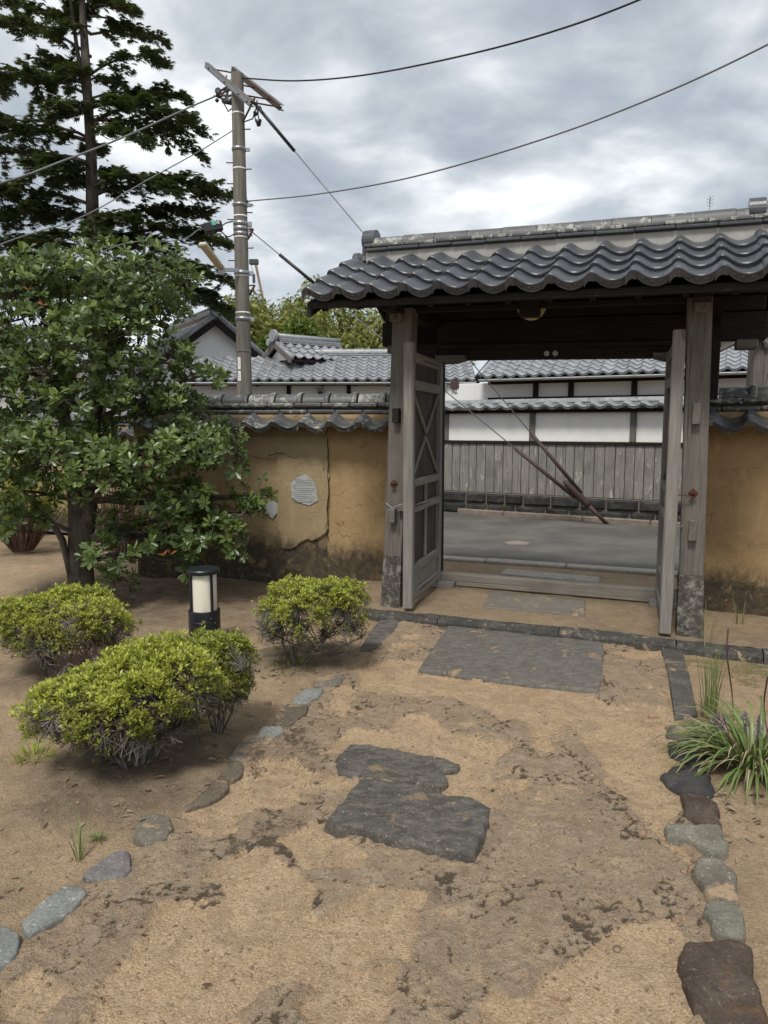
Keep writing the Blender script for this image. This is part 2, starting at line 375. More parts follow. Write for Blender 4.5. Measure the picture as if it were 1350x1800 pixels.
def attr(n, nm): return n('ShaderNodeAttribute', attribute_name=nm).outputs['Fac']
def soilmat(name, pathy):
    m, n = newmat(name); v = obco(n)
    gr = noise(n, v, 260, 3, .8); gm = noise(n, v, 95, 4, .75); b = noise(n, v, 9, 7, .68, .4); big = noise(n, v, 1.8, 5, .6, .5)
    vor = n('ShaderNodeTexVoronoi', {'Vector': v, 'Scale': 150.0}).outputs
    grain = ramp(n, vor['Color'], [(0, (.22, .15, .088)), (.5, (.46, .335, .21)), (1, (.70, .55, .38))])
    sand = mix(n, sstep(n, big, .35, .7), (.475, .330, .195), (.57, .405, .255))
    sand = mix(n, .5, sand, grain)
    sand = mix(n, mth(n, 'MULTIPLY', sstep(n, noise(n, v, 5.5, 6, .7, .8), .44, .60), .45), sand, (.29, .21, .135))
    sand = mix(n, mth(n, 'MULTIPLY', sstep(n, noise(n, v, 19, 5, .7, .5), .52, .62), .35), sand, (.56, .43, .30))
    rk = attr(n, 'rock'); dk = attr(n, 'dark'); ms_ = attr(n, 'moss'); sh = attr(n, 'soil')
    rock = ramp(n, b, [(.3, (.23, .178, .132)), (.5, (.355, .28, .207)), (.68, (.51, .415, .315))])
    rock = mix(n, sstep(n, big, .4, .65), rock, mix(n, .5, rock, (.36, .27, .18)))
    rock = mix(n, mth(n, 'MULTIPLY', sstep(n, gr, .35, .62), .4), rock, (.12, .092, .066))
    md_ = noise(n, v, 24, 6, .7, .5)
    dust = sstep(n, mth(n, 'ADD', mth(n, 'MULTIPLY', md_, .6), mth(n, 'MULTIPLY', gm, .4)), .47, .60)
    rock = mix(n, mth(n, 'MULTIPLY', dust, .75), rock, sand)
    fl_ = sstep(n, mth(n, 'ADD', mth(n, 'MULTIPLY', noise(n, v, 48, 5, .75, .6), .65), mth(n, 'MULTIPLY', b, .35)), .545, .61)
    rock = mix(n, mth(n, 'MULTIPLY', fl_, .62), rock, (.085, .066, .050))
    edge = mth(n, 'ADD', rk, mth(n, 'ADD', mth(n, 'MULTIPLY', mth(n, 'SUBTRACT', gm, .5), .7), mth(n, 'MULTIPLY', mth(n, 'SUBTRACT', md_, .5), 1.2)))
    rmask = sstep(n, edge, .30, .80)
    col = mix(n, mth(n, 'MULTIPLY', rmask, .85), sand, rock)
    soil = ramp(n, mth(n, 'ADD', mth(n, 'MULTIPLY', b, .6), mth(n, 'MULTIPLY', gm, .4)), [(.3, (.085, .064, .044)), (.5, (.205, .16, .112)), (.7, (.38, .31, .225))])
    col = mix(n, sh, col, soil)
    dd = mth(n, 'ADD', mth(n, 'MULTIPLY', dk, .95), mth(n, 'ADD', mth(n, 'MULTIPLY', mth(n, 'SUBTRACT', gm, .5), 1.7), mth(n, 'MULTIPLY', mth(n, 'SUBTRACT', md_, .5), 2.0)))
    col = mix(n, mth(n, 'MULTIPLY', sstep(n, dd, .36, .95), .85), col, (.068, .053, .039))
    mo = mth(n, 'ADD', ms_, mth(n, 'ADD', mth(n, 'MULTIPLY', mth(n, 'SUBTRACT', b, .5), 2.0), mth(n, 'MULTIPLY', mth(n, 'SUBTRACT', md_, .5), 1.6)))
    col = mix(n, mth(n, 'MULTIPLY', sstep(n, mo, .50, .95), .65), col, mix(n, gm, (.06, .075, .018), (.15, .16, .05)))
    wsp = mth(n, 'MULTIPLY', sstep(n, noise(n, v, 55, 2, .5), .73, .76), .7)
    col = mix(n, wsp, col, (.45, .38, .29))
    h = mth(n, 'ADD', mth(n, 'MULTIPLY', gm, 1.0), mth(n, 'ADD', mth(n, 'MULTIPLY', gr, .5), mth(n, 'MULTIPLY', vor['Distance'], -.45)))
    finish(n, col, .93, mth(n, 'ADD', h, mth(n, 'MULTIPLY', md_, 1.4)), .013, .9, spec=.12)
soilmat('ground_soil', False)

def leafmat(name, c1, c2, tipc=None, rough=.42, trans=.35, under=None):
    m, n = newmat(name); r = attr(n, 'rnd'); tp = attr(n, 'tip')
    col = mix(n, r, c1, c2)
    if tipc: col = mix(n, tp, col, tipc)
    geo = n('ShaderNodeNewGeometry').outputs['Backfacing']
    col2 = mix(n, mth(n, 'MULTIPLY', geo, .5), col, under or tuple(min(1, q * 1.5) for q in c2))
    p = n('ShaderNodeBsdfPrincipled', {'Base Color': col2, 'Roughness': rough, 'Specular IOR Level': .45})
    t = n('ShaderNodeBsdfTranslucent', {0: mix(n, .4, col, (.25, .33, .04))})
    mx = n('ShaderNodeMixShader', {0: trans, 1: p.outputs[0], 2: t.outputs[0]})
    n('ShaderNodeOutputMaterial', {0: mx.outputs[0]})
leafmat('leaf_tree', (.038, .068, .024), (.10, .148, .042), (.26, .33, .07), .33, .22)
leafmat('leaf_orange', (.40, .12, .03), (.30, .10, .04), None, .5, .3)
leafmat('leaf_fir', (.024, .038, .018), (.052, .076, .028), (.11, .14, .036), .6, .15)
leafmat('leaf_azalea', (.085, .10, .022), (.24, .28, .04), (.60, .63, .09), .5, .35)
leafmat('leaf_azalea_dull', (.11, .095, .03), (.19, .20, .04), (.33, .37, .06), .5, .35)
leafmat('leaf_bamboo', (.14, .165, .035), (.28, .30, .07), (.44, .44, .15), .5, .35)
leafmat('leaf_round', (.05, .085, .022), (.115, .175, .035), (.2, .27, .05), .5, .3)
leafmat('leaf_blade', (.05, .09, .022), (.11, .165, .045), (.36, .36, .17), .4, .25)
leafmat('leaf_dead', (.17, .125, .08), (.32, .25, .17), None, .8, .1)
leafmat('leaf_yellow', (.18, .20, .035), (.3, .3, .06), None, .5, .4)
def barkmat(name, a_, b_, sc=14):
    m, n = newmat(name); v = obco(n); a = noise(n, n('ShaderNodeMapping', {'Vector': v, 'Scale': (1, 1, .4)}).outputs[0], sc, 6, .7); b = noise(n, v, 5, 4)
    finish(n, mix(n, sstep(n, mth(n, 'ADD', mth(n, 'MULTIPLY', a, .6), mth(n, 'MULTIPLY', b, .4)), .38, .62), a_, b_), .9, a, .01, .8, spec=.15)
barkmat('bark_tree', (.055, .045, .035), (.145, .13, .108))
barkmat('bark_fir', (.04, .035, .03), (.12, .108, .092), 8)
barkmat('twig_grey', (.075, .062, .05), (.235, .22, .195), 40)
barkmat('twig_red', (.075, .042, .036), (.16, .098, .08), 50)
barkmat('culm', (.16, .2, .06), (.25, .28, .1), 3)

# ------------------------------------------------------------------ gate frame of reference
P0 = G(692, 1062, .07); P1 = G(1214, 1116, .07)
GA = -radians(22.0)
GW = 2.36                                   # spacing of the two rear posts
def gl(u, v, z=0.0):                         # gate-local to world
    c, s = cos(GA), sin(GA)
    return Vector((P0.x + u * c - v * s, P0.y + u * s + v * c, z))
def lg(p):                                   # world to gate-local
    c, s = cos(GA), sin(GA); dx, dy = p.x - P0.x, p.y - P0.y
    return (dx * c + dy * s, -dx * s + dy * c)
def proj(p):
    d = Vector(p) - Vector((0, 0, EYE)); zf = d.y * ca - d.z * sa; yu = d.y * sa + d.z * ca
    return (675 + F * d.x / zf, 900 - F * yu / zf)

# ------------------------------------------------------------------ ground, path, road
def inpoly(X, Y, poly):
    r = np.zeros(X.shape, bool); j = len(poly) - 1
    for i in range(len(poly)):
        xi, yi = poly[i]; xj, yj = poly[j]
        c = ((yi > Y) != (yj > Y)) & (X < (xj - xi) * (Y - yi) / (yj - yi + 1e-12) + xi)
        r ^= c; j = i
    return r
def polydist(X, Y, poly, closed=True):
    d = np.full(X.shape, 1e9); k = len(poly)
    for i in range(k if closed else k - 1):
        ax, ay = poly[i]; bx, by = poly[(i + 1) % k]; dx, dy = bx - ax, by - ay
        t = np.clip(((X - ax) * dx + (Y - ay) * dy) / (dx * dx + dy * dy + 1e-12), 0, 1)
        d = np.minimum(d, np.hypot(X - ax - t * dx, Y - ay - t * dy))
    return d
def pxpoly(pts, z=0.0): return [tuple(G(a, b, z)[:2]) for a, b in pts]
left_edge = pxpoly([(-260, 2000), (0, 1690), (95, 1600), (190, 1528), (270, 1462), (345, 1405), (400, 1358), (455, 1300), (520, 1255), (560, 1210), (600, 1190), (690, 1100), (715, 1075)])
right_edge = pxpoly([(1165, 1125), (1172, 1160), (1195, 1255), (1190, 1330), (1200, 1380), (1225, 1450), (1240, 1550), (1262, 1640), (1240, 1700), (1290, 1900), (1330, 2050)])
path_poly = left_edge + right_edge
ys = [1.15]
while ys[-1] < 8.2: ys.append(ys[-1] + .0058 + .0022 * (ys[-1] - 1.1))
ys = np.array(ys); xs = np.arange(-4.7, 4.1, .0125)
gx, gy = np.meshgrid(xs, ys)
gx = gx + 0 * gy
pd = polydist(gx, gy, path_poly); inp = inpoly(gx, gy, path_poly)
pth = np.where(inp, ss(pd, -.02, .05), 0)
# rock shelves left between drifts of sand
big = fbm(gx, gy, 1.25, 3, 6, .55); warp = fbm(gx, gy, 6, 40, 4) - .5
rockf = fbm(gx + warp * .12, gy + warp * .1, 2.1, 9, 6, .56)
def blob(pts, soft=.06, z=0):
    p = pxpoly(pts); d = polydist(gx + warp * .10, gy + warp * .08, p); i_ = inpoly(gx + warp * .10, gy + warp * .08, p)
    return ss(np.where(i_, d, -d), -soft, soft)
sandm = np.zeros(gx.shape)
for b in [[(480, 1500), (545, 1560), (540, 1640), (470, 1720), (380, 1760), (330, 1800), (430, 1640), (455, 1560)],
          [(560, 1660), (640, 1590), (740, 1580), (700, 1650), (620, 1690)], [(500, 1480), (570, 1455), (660, 1500), (650, 1525), (540, 1530)],
          [(1090, 1260), (1180, 1260), (1185, 1350), (1160, 1400), (1190, 1480), (1230, 1560), (1180, 1500), (1120, 1420), (1060, 1340)],
          [(560, 1330), (610, 1290), (780, 1310), (860, 1330), (850, 1400), (880, 1430), (790, 1390), (700, 1320)],
          [(640, 1180), (730, 1190), (900, 1225), (1050, 1235), (900, 1240), (640, 1215)],
          [(1180, 1620), (1230, 1690), (1180, 1800), (900, 1850), (960, 1730), (1080, 1640)], [(450, 1540), (480, 1500), (500, 1540), (470, 1570)],
          [(520, 1800), (560, 1720), (640, 1770), (700, 1850), (600, 1850)], [(0, 1760), (60, 1700), (120, 1740), (60, 1800)]]:
    sandm = np.maximum(sandm, blob(b))
rk = ss(rockf - .42 * sandm + .02 * ss(gy, 1.2, 4.2), .395, .50) * pth
rkg = ss(rockf - .42 * sandm + .02 * ss(gy, 1.2, 4.2) + .05 * (fbm(gx, gy, 17, 140, 4, .6) - .5), .435, .452) * pth
tq = fbm(gx + warp * .08, gy + warp * .1, 3.1, 150, 6, .6) * 11; tfr = tq - np.floor(tq); terr = (np.floor(tq) + ss(tfr, .86, 1.0)) / 11 - .5
tedge = ss(tfr, .80, .90) * ss(1 - tfr, 0, .08) * ss(fbm(gx, gy, 2.2, 160, 4), .44, .56)
crk = np.abs(fbm(gx + warp * .15, gy, 2.6, 77, 5, .6) - .5); crk2 = np.abs(fbm(gx, gy + warp * .2, 3.8, 91, 5, .6) - .5)
crack = np.maximum(ss(crk, .015, .003), .9 * ss(crk2, .013, .002)) * rkg * ss(fbm(gx, gy, 1.6, 19, 3), .34, .48)
dkm = np.zeros(gx.shape)
for b, w_ in [([(420, 1300), (560, 1280), (580, 1400), (540, 1480), (480, 1520), (400, 1560), (330, 1520), (380, 1420)], 1.0), ([(150, 1620), (330, 1560), (420, 1640), (300, 1720), (180, 1740)], .7),
              ([(560, 1500), (700, 1530), (860, 1560), (800, 1600), (600, 1560)], .55), ([(600, 1690), (760, 1700), (700, 1790), (560, 1740)], .6), ([(430, 1590), (520, 1650), (560, 1700), (430, 1800), (330, 1760)], .5)]:
    dkm = np.maximum(dkm, blob(b, .12) * w_)
darkrock = rk * (.03 + .30 * dkm) + .22 * ss(fbm(gx, gy, 5, 61, 5, .6), .52, .62) * rk + 1.0 * crack + .38 * tedge * rkg + .30 * ss(fbm(gx, gy, 9, 166, 6, .72), .50, .64) * rkg * (.35 + dkm)
edge_shelf = ss(np.abs(rk - .5), .5, .1) * pth; edge_shelf = ss(np.abs(rkg - .5), .5, .05) * pth; darkrock += .6 * edge_shelf * ss(fbm(gx, gy, 3, 23, 4), .42, .55)
soilm = (1 - pth)
paler = ss(fbm(gx, gy, .8, 51, 4), .45, .62)
# yard: packed soil, shade near the shrubs and under the tree painted in
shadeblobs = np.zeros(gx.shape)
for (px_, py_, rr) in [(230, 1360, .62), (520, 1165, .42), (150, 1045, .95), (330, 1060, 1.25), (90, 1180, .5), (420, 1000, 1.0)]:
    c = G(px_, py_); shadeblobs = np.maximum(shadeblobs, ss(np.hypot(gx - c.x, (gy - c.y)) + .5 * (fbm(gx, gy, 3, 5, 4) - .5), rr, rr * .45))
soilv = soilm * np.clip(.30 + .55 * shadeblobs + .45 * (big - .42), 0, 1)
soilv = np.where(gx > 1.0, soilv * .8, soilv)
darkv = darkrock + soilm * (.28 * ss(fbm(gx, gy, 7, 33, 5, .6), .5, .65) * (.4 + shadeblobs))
cm = G(1320, 1175); moss = ss(np.hypot((gx - cm.x) * .8, gy - cm.y) + .6 * (fbm(gx, gy, 4, 8, 4) - .5), .75, .2) * soilm * .75
for (px_, py_, rr) in [(1330, 1700, .35), (1340, 1560, .3), (340, 1190, .4), (170, 980, .6)]:
    c = G(px_, py_); moss = np.maximum(moss, .42 * ss(np.hypot(gx - c.x, gy - c.y), rr, 0) * soilm)
gz = .016 * rkg + .045 * terr * rkg * rk + .007 * rk * (.45 + .8 * (fbm(gx, gy, 4, 71, 4) - .2)) - .010 * crack + .018 * (fbm(gx, gy, 1.7, 13, 3) - .5) + .0075 * (fbm(gx, gy, 14, 29, 4, .6) - .5) * (1 + 1.0 * rk) + .0065 * (fbm(gx, gy, 50, 87, 3, .65) - .5) * (1.0 + rk)
gz += .004 * (np.abs(fbm(gx, gy, 11, 45, 5, .7) - .5) * -4) * rk
gz += .022 * soilm * (fbm(gx, gy, 5, 98, 4) - .5)
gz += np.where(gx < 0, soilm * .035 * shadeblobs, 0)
NY, NX = gx.shape
idx = np.arange(NY * NX).reshape(NY, NX)
quads = np.stack([idx[:-1, :-1], idx[:-1, 1:], idx[1:, 1:], idx[1:, :-1]], -1).reshape(-1, 4)
cx = (gx[:-1, :-1] + gx[1:, 1:]) / 2; cy = (gy[:-1, :-1] + gy[1:, 1:]) / 2
inq = inpoly(cx, cy, path_poly).ravel()
cgx, cgy = cos(GA), sin(GA)
gv = -(cx - P0.x) * cgy + (cy - P0.y) * cgx
gu = (cx - P0.x) * cgx + (cy - P0.y) * cgy
under = ((gv > -.25) & (gu > -.60)).ravel()            # the raised gate floor stands here
far_l = (cx < -1.0) & (cy > 7.45) & (cx > -2.6)
gz = gz - .0
Vall = np.stack([gx, gy, gz], -1).reshape(-1, 3)
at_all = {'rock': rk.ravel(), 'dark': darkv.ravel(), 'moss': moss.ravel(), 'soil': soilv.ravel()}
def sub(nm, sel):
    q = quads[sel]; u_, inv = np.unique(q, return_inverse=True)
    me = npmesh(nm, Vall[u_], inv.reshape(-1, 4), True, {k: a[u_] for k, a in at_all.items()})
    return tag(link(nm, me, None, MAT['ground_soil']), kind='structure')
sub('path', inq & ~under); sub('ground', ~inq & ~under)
def sheet(name, pts, z, mat):
    me = bpy.data.meshes.new(name); me.from_pydata([(p[0], p[1], z) for p in pts], [], [tuple(range(len(pts)))]); me.update()
    for nm, v_ in (('soil', .5), ('rock', .0), ('dark', .1), ('moss', .1)):
        a = me.attributes.new(nm, 'FLOAT', 'POINT'); a.data.foreach_set('value', [v_] * len(me.vertices))
    return tag(link(name, me, None, MAT[mat]), kind='structure')
sheet('terrain', [(-900, -300), (900, -300), (900, 1500), (-900, 1500)], -.06, 'ground_soil')
# the yard beyond the finely modelled part, to the left
gl0 = np.array([-16.0, -4.69]); 
sheet('yard', [(-16, .5), (-2.0, .5), (-2.0, 13.2), (-16, 13.2)], -.035, 'ground_soil')

def hsample(x, y):
    i = int(np.clip(np.searchsorted(ys, y), 1, NY - 1)); j = int(np.clip((x + 4.7) / .0125, 0, NX - 1))
    return float(gz[i, j])

# gate floor: a low earthen platform behind the kerb
def fine_patch(name, u0, u1, v0, v1, z, st, amp, soil, seed):
    us = np.arange(u0, u1 + st, st); vs_ = np.arange(v0, v1 + st, st); U_, V_ = np.meshgrid(us, vs_)
    X = P0.x + U_ * cgx - V_ * cgy; Y = P0.y + U_ * cgy + V_ * cgx
    f = fbm(X, Y, 3, seed, 6, .58); Z = z + amp * (f - .5) + .004 * (fbm(X, Y, 40, seed + 9, 3) - .5)
    ny, nx = X.shape; id_ = np.arange(ny * nx).reshape(ny, nx)
    q = np.stack([id_[:-1, :-1], id_[:-1, 1:], id_[1:, 1:], id_[1:, :-1]], -1).reshape(-1, 4)
    r_ = ss(fbm(X, Y, 2.5, seed + 3, 5), .50, .56)
    me = npmesh(name, np.stack([X, Y, Z], -1).reshape(-1, 3), q, True, {'rock': (r_ * .6).ravel(), 'dark': (.32 * f).ravel(), 'moss': 0 * f.ravel(), 'soil': np.clip(soil + .4 * (f - .5), 0, 1).ravel()})
    return tag(link(name, me, None, MAT['ground_soil']), kind='structure')
fine_patch('gate_floor', -.62, 4.2, -.2, .93, .066, .02, .022, .55, 200)
fine_patch('street_strip', -3.2, 4.6, .92, 2.30, .030, .025, .02, .25, 260)

# asphalt road, granite strip at its near side
rn0, rn1 = G(796, 985.5), G(1147, 1010); rd = (rn1 - rn0).normalized(); rp = Vector((-rd.y, rd.x, 0))
fk0, fk1 = G(805, 903), G(1151, 926)
fd = (fk1 - fk0).normalized(); fn = Vector((fd.y, -fd.x, 0))       # along the far wall; towards the camera
a_, b_ = rn0 - rd * 14, rn0 + rd * 14
c_, d_ = fk0 + fd * 14 - fn * .3, fk0 - fd * 16 - fn * .3
RZ = .012
xs_, ys_ = 0, 0
m_ = MB(); nu = 60; nv = 12
for i in range(nu + 1):
    for j in range(nv + 1):
        s_ = i / nu; t_ = j / nv; p = a_.lerp(b_, s_).lerp(d_.lerp(c_, s_), t_)
        m_.v.append((p.x, p.y, RZ + .02 * (random.random() - .5) * .3 - .0 * t_))
m_.f = [(i * (nv + 1) + j, (i + 1) * (nv + 1) + j, (i + 1) * (nv + 1) + j + 1, i * (nv + 1) + j + 1) for i in range(nu) for j in range(nv)]
tag(m_.build('road', MAT['asphalt'], smooth=True), kind='structure')
gk = tag(link('kerb', None), kind='structure'); gk.location = rn0; gk.rotation_euler = (0, 0, atan2(rd.y, rd.x))
x = -5.0; i = 0
lens = [1.1, .92, 1.3, 1.0]
while x < 7:
    L = lens[i % 4]; m_ = MB().box(x + .006, x + L - .006, -.19, .0, -.05, .062 + random.uniform(-.004, .004), .01)
    m_.build('kerb_block', MAT['granite'], gk); x += L; i += 1
# granite step outside the sill and a slab inside it
def stone(name, label, px, h, mat, cat='stone', z=0.0, group=None, parent=None, rough=.006, pts=None, noise_f=9.0, seed=None, rim=.10, edge_wob=.012, z_base=None, smooth_=2):
    pts = pts or [G(a, b, z) for a, b in px]
    c = sum(pts, Vector()) / len(pts); seed = seed or random.randint(1, 9999)
    per = [(pts[i] - pts[i - 1]).length for i in range(len(pts))]; tot = sum(per); N_ = 84; out = []
    acc = 0
    for i in range(len(pts)):
        a, b = pts[i], pts[(i + 1) % len(pts)]; k = max(1, round((b - a).length / tot * N_))
        out += [a.lerp(b, q / k) for q in range(k)]
    for _ in range(smooth_):
        out = [(out[i - 1] + out[i] * 2 + out[(i + 1) % len(out)]) / 4 for i in range(len(out))]
    O = np.array([[p.x - c.x, p.y - c.y] for p in out]); R_ = np.hypot(O[:, 0], O[:, 1]).mean()
    wob = (fbm(O[:, 0] + c.x, O[:, 1] + c.y, 16, seed, 3) - .5) * 2 * edge_wob
    dirs = O / np.maximum(1e-6, np.hypot(O[:, 0], O[:, 1]))[:, None]; O = O + dirs * wob[:, None]
    rings = []; zs = []
    rw = rim
    for k, (sc, zz_) in enumerate([(1.01, -.05), (1.0, h * .35), (1 - rw * .22, h * .78), (1 - rw * .6, h * .96)] + [(1 - rw - (1 - rw) * q / 9, h) for q in range(0, 9)]):
        rings.append(O * sc); zs.append(zz_)
    V_ = []
    for k, (r_, z_) in enumerate(zip(rings, zs)):
        f = (fbm(r_[:, 0] + c.x * 3, r_[:, 1] + c.y * 3, noise_f, seed + 5, 5, .6) - .5) * 2 * rough * (0 if k == 0 else (.6 if k < 3 else 1))
        f2 = (fbm(r_[:, 0] + c.x, r_[:, 1] + c.y, 3.5, seed + 15, 2) - .5) * 1.4 * rough * (k > 2)
        V_.append(np.column_stack([r_, z_ + f + f2]))
    n_ = len(O); V_ = np.concatenate(V_ + [np.array([[0, 0, h]])])
    m_ = MB(); m_.v = [tuple(v) for v in V_]; K = len(rings)
    for k in range(K - 1):
        for i in range(n_):
            j = (i + 1) % n_; m_.f.append((k * n_ + i, k * n_ + j, (k + 1) * n_ + j, (k + 1) * n_ + i))
    for i in range(n_): m_.f.append(((K - 1) * n_ + i, (K - 1) * n_ + (i + 1) % n_, K * n_))
    o = m_.build(name, MAT[mat], parent, smooth=True, fix=True)
    zb = z if z_base is None else z_base
    o.location = (c.x, c.y, zb)
    if label: tag(o, label, cat, group)
    return o
GS = 'flat stones edging the path'
stone('granite_step', 'pale speckled granite slab lying outside the wooden gate sill', [(888, 1004), (1054, 1019), (1053, 1029), (876, 1013)], .03, 'granite', 'slab', z=.04, rim=.05, rough=.003, edge_wob=.004, smooth_=0)
stone('floor_slab', 'light grey rectangular slab set in the gate floor just inside the sill', [(862, 1040), (1030, 1056), (1028, 1083), (849, 1069)], .012, 'slab_floor', 'slab', z=.07, rim=.04, rough=.003, edge_wob=.004, smooth_=0)
stone('gate_slab', 'large dark rectangular stone slab before the kerb of the gate', [(790, 1101), (920, 1115), (1062, 1130), (1060, 1180), (1055, 1222), (900, 1206), (735, 1182), (762, 1142)], .03, 'slab_gate', 'slab', rim=.03, rough=.006, edge_wob=.008, smooth_=0)
stone('rough_slab', 'dark rough slab in the middle of the path, the smaller one with a ragged right end', [(612, 1316), (650, 1318), (700, 1328), (760, 1338), (812, 1352), (806, 1362), (780, 1362), (786, 1382), (778, 1394), (735, 1385), (660, 1374), (592, 1366), (590, 1340)], .03, 'slab_dark', 'slab', rim=.06, rough=.013, noise_f=16, edge_wob=.022, smooth_=0)
stone('rough_slab', 'dark rough slab in the middle of the path, the larger one with clean corners', [(635, 1380), (700, 1388), (768, 1402), (785, 1416), (830, 1418), (862, 1434), (860, 1455), (845, 1500), (832, 1522), (770, 1512), (690, 1494), (650, 1482), (625, 1472), (590, 1475), (572, 1462), (600, 1425)], .045, 'slab_dark', 'slab', rim=.06, rough=.014, noise_f=15, edge_wob=.014, smooth_=0)
kk = lambda a: [(a[i], a[i + 1]) for i in range(0, len(a), 2)]
left_st = [
 ([-60, 1660, -30, 1625, 20, 1638, 36, 1652, 34, 1680, 18, 1702, -30, 1745, -70, 1740], 'stone_grey_blue', 'grey blue flat stone cut by the left edge of the picture'),
 ([120, 1562, 148, 1568, 154, 1580, 130, 1610, 95, 1632, 52, 1652, 36, 1632, 60, 1605, 90, 1580], 'stone_grey_blue', 'long pale blue grey stone with a greenish end on the left path edge'),
 ([205, 1504, 228, 1506, 232, 1535, 215, 1550, 175, 1557, 140, 1548, 160, 1530], 'stone_white', 'wedge shaped stone with a white chipped rim on the left path edge'),
 ([270, 1437, 300, 1442, 306, 1465, 285, 1487, 255, 1492, 232, 1480, 240, 1455], 'stone_dull', 'round dull grey stone next after the white rimmed wedge'),
 ([345, 1380, 400, 1378, 402, 1395, 370, 1415, 325, 1430, 310, 1415, 325, 1395], 'stone_flat_brown', 'brown flat stone beside the front azalea, lower of the brown pair'),
 ([390, 1345, 425, 1345, 432, 1362, 405, 1380, 372, 1378, 370, 1362], 'stone_flat_brown', 'small muddy brown stone beside the front azalea, upper of the brown pair'),
 ([430, 1300, 470, 1290, 480, 1305, 450, 1335, 425, 1345, 398, 1338], 'stone_dull', 'dull grey edging stone level with the front azalea top'),
 ([460, 1283, 498, 1285, 500, 1292, 478, 1303, 452, 1300], 'stone_grey_blue', 'small bluish chip of stone on the left path edge'),
 ([505, 1243, 542, 1246, 538, 1262, 512, 1280, 478, 1278, 485, 1260], 'stone_flat_brown', 'flat brown stone below the right hand azalea'),
 ([538, 1216, 570, 1215, 560, 1232, 540, 1243, 512, 1243, 518, 1230], 'stone_grey_blue', 'wet looking grey stone at the foot of the right hand azalea'),
 ([560, 1190, 605, 1188, 600, 1205, 575, 1213, 550, 1210], 'stone_dull', 'low stone with a dark shadowed side touching the right hand azalea roots'),
]
for px, mt, lb in left_st: stone('edging_stone', lb, kk(px), .021, mt, 'stone', group=GS, rough=.007, rim=.10, edge_wob=.012, smooth_=1)
right_st = [
 ([1192, 1278, 1235, 1272, 1262, 1285, 1258, 1300, 1215, 1306, 1170, 1300, 1168, 1280], 'strip_stone', 'first edging stone below the straight strip, half under dry leaves'),
 ([1172, 1310, 1210, 1305, 1250, 1320, 1235, 1350, 1200, 1345, 1178, 1332], 'stone_black', 'dark grey edging stone under the tips of the strap leaved plant'),
 ([1185, 1354, 1215, 1352, 1245, 1365, 1256, 1395, 1250, 1408, 1200, 1402, 1175, 1388, 1161, 1370], 'stone_black', 'smooth black pointed stone at the right path edge'),
 ([1194, 1401, 1240, 1408, 1262, 1430, 1268, 1462, 1230, 1456, 1200, 1445], 'stone_brown', 'purple brown stone with a yellow stain at the right path edge'),
 ([1170, 1462, 1190, 1456, 1265, 1462, 1279, 1490, 1276, 1511, 1245, 1508, 1215, 1490, 1175, 1480], 'stone_grey', 'greenish grey lumpy stone with a knob at the right path edge'),
 ([1230, 1518, 1262, 1524, 1292, 1550, 1297, 1595, 1270, 1600, 1240, 1585, 1216, 1545], 'stone_dull', 'grey boulder with a reddish top and a crack, right path edge'),
 ([1245, 1598, 1285, 1598, 1305, 1620, 1310, 1660, 1270, 1665, 1248, 1650, 1250, 1635, 1228, 1620], 'stone_grey', 'pale lobed stone just above the big rusty slab'),
 ([1200, 1675, 1300, 1666, 1322, 1680, 1325, 1730, 1345, 1800, 1350, 1880, 1280, 1885, 1225, 1795, 1200, 1740, 1190, 1700], 'stone_brown', 'big dark rust stained stone in the lower right corner'),
]
hs = [.02, .025, .028, .032, .036, .042, .04, .042]
for (px, mt, lb), h in zip(right_st, hs): stone('edging_stone', lb, kk(px), h, mt, 'stone', group=GS, rough=.011, rim=.20, edge_wob=.016, smooth_=1)
# straight cut strips at both path sides and the kerb across the gate
stone('strip_stone', 'long straight dark slab strip edging the path at right, near the gate post', [(1160, 1141), (1197, 1141), (1212, 1195), (1226, 1262), (1186, 1270), (1174, 1190)], .03, 'strip_stone', 'slab', rim=.05, rough=.005, edge_wob=.006, smooth_=0)
stone('strip_stone', 'short dark slab strip edging the path at left, near the gate kerb', [(668, 1096), (706, 1092), (690, 1118), (664, 1146), (632, 1147), (648, 1120)], .03, 'slab_dark', 'slab', rim=.06, rough=.006, edge_wob=.008, smooth_=0)
kb = thing('gate_kerb', 'raised dark stone kerb running across in front of the gate posts', 'kerb', gl(0, 0, 0), GA)
u = -.64; i = 0
for L in [.52, .62, .95, .82, .55, .7, .8]:
    dz = random.uniform(-.006, .006)
    m_ = MB(); n_ = 14
    us = np.linspace(u + .004, u + L - .004, n_)
    prof = [(-.335, -.05), (-.33, .045), (-.315, .068), (-.26, .078), (-.205, .076), (-.19, .05), (-.19, -.05)]
    for q in us:
        for (a, b) in prof:
            w_ = .010 * (fbm(np.array([q * 1.0]), np.array([a * 3]), 7, 400, 3)[0] - .5) * 2
            m_.v.append((q, a + w_, b + dz + (w_ if b > .04 else 0)))
    k = len(prof)
    for a in range(n_ - 1):
        for b in range(k - 1): m_.f.append((a * k + b, (a + 1) * k + b, (a + 1) * k + b + 1, a * k + b + 1))
    m_.f += [tuple(range(k)), tuple((n_ - 1) * k + j for j in range(k))]
    m_.build('kerb_block', MAT['kerb_stone'], kb, smooth=False, fix=True); u += L

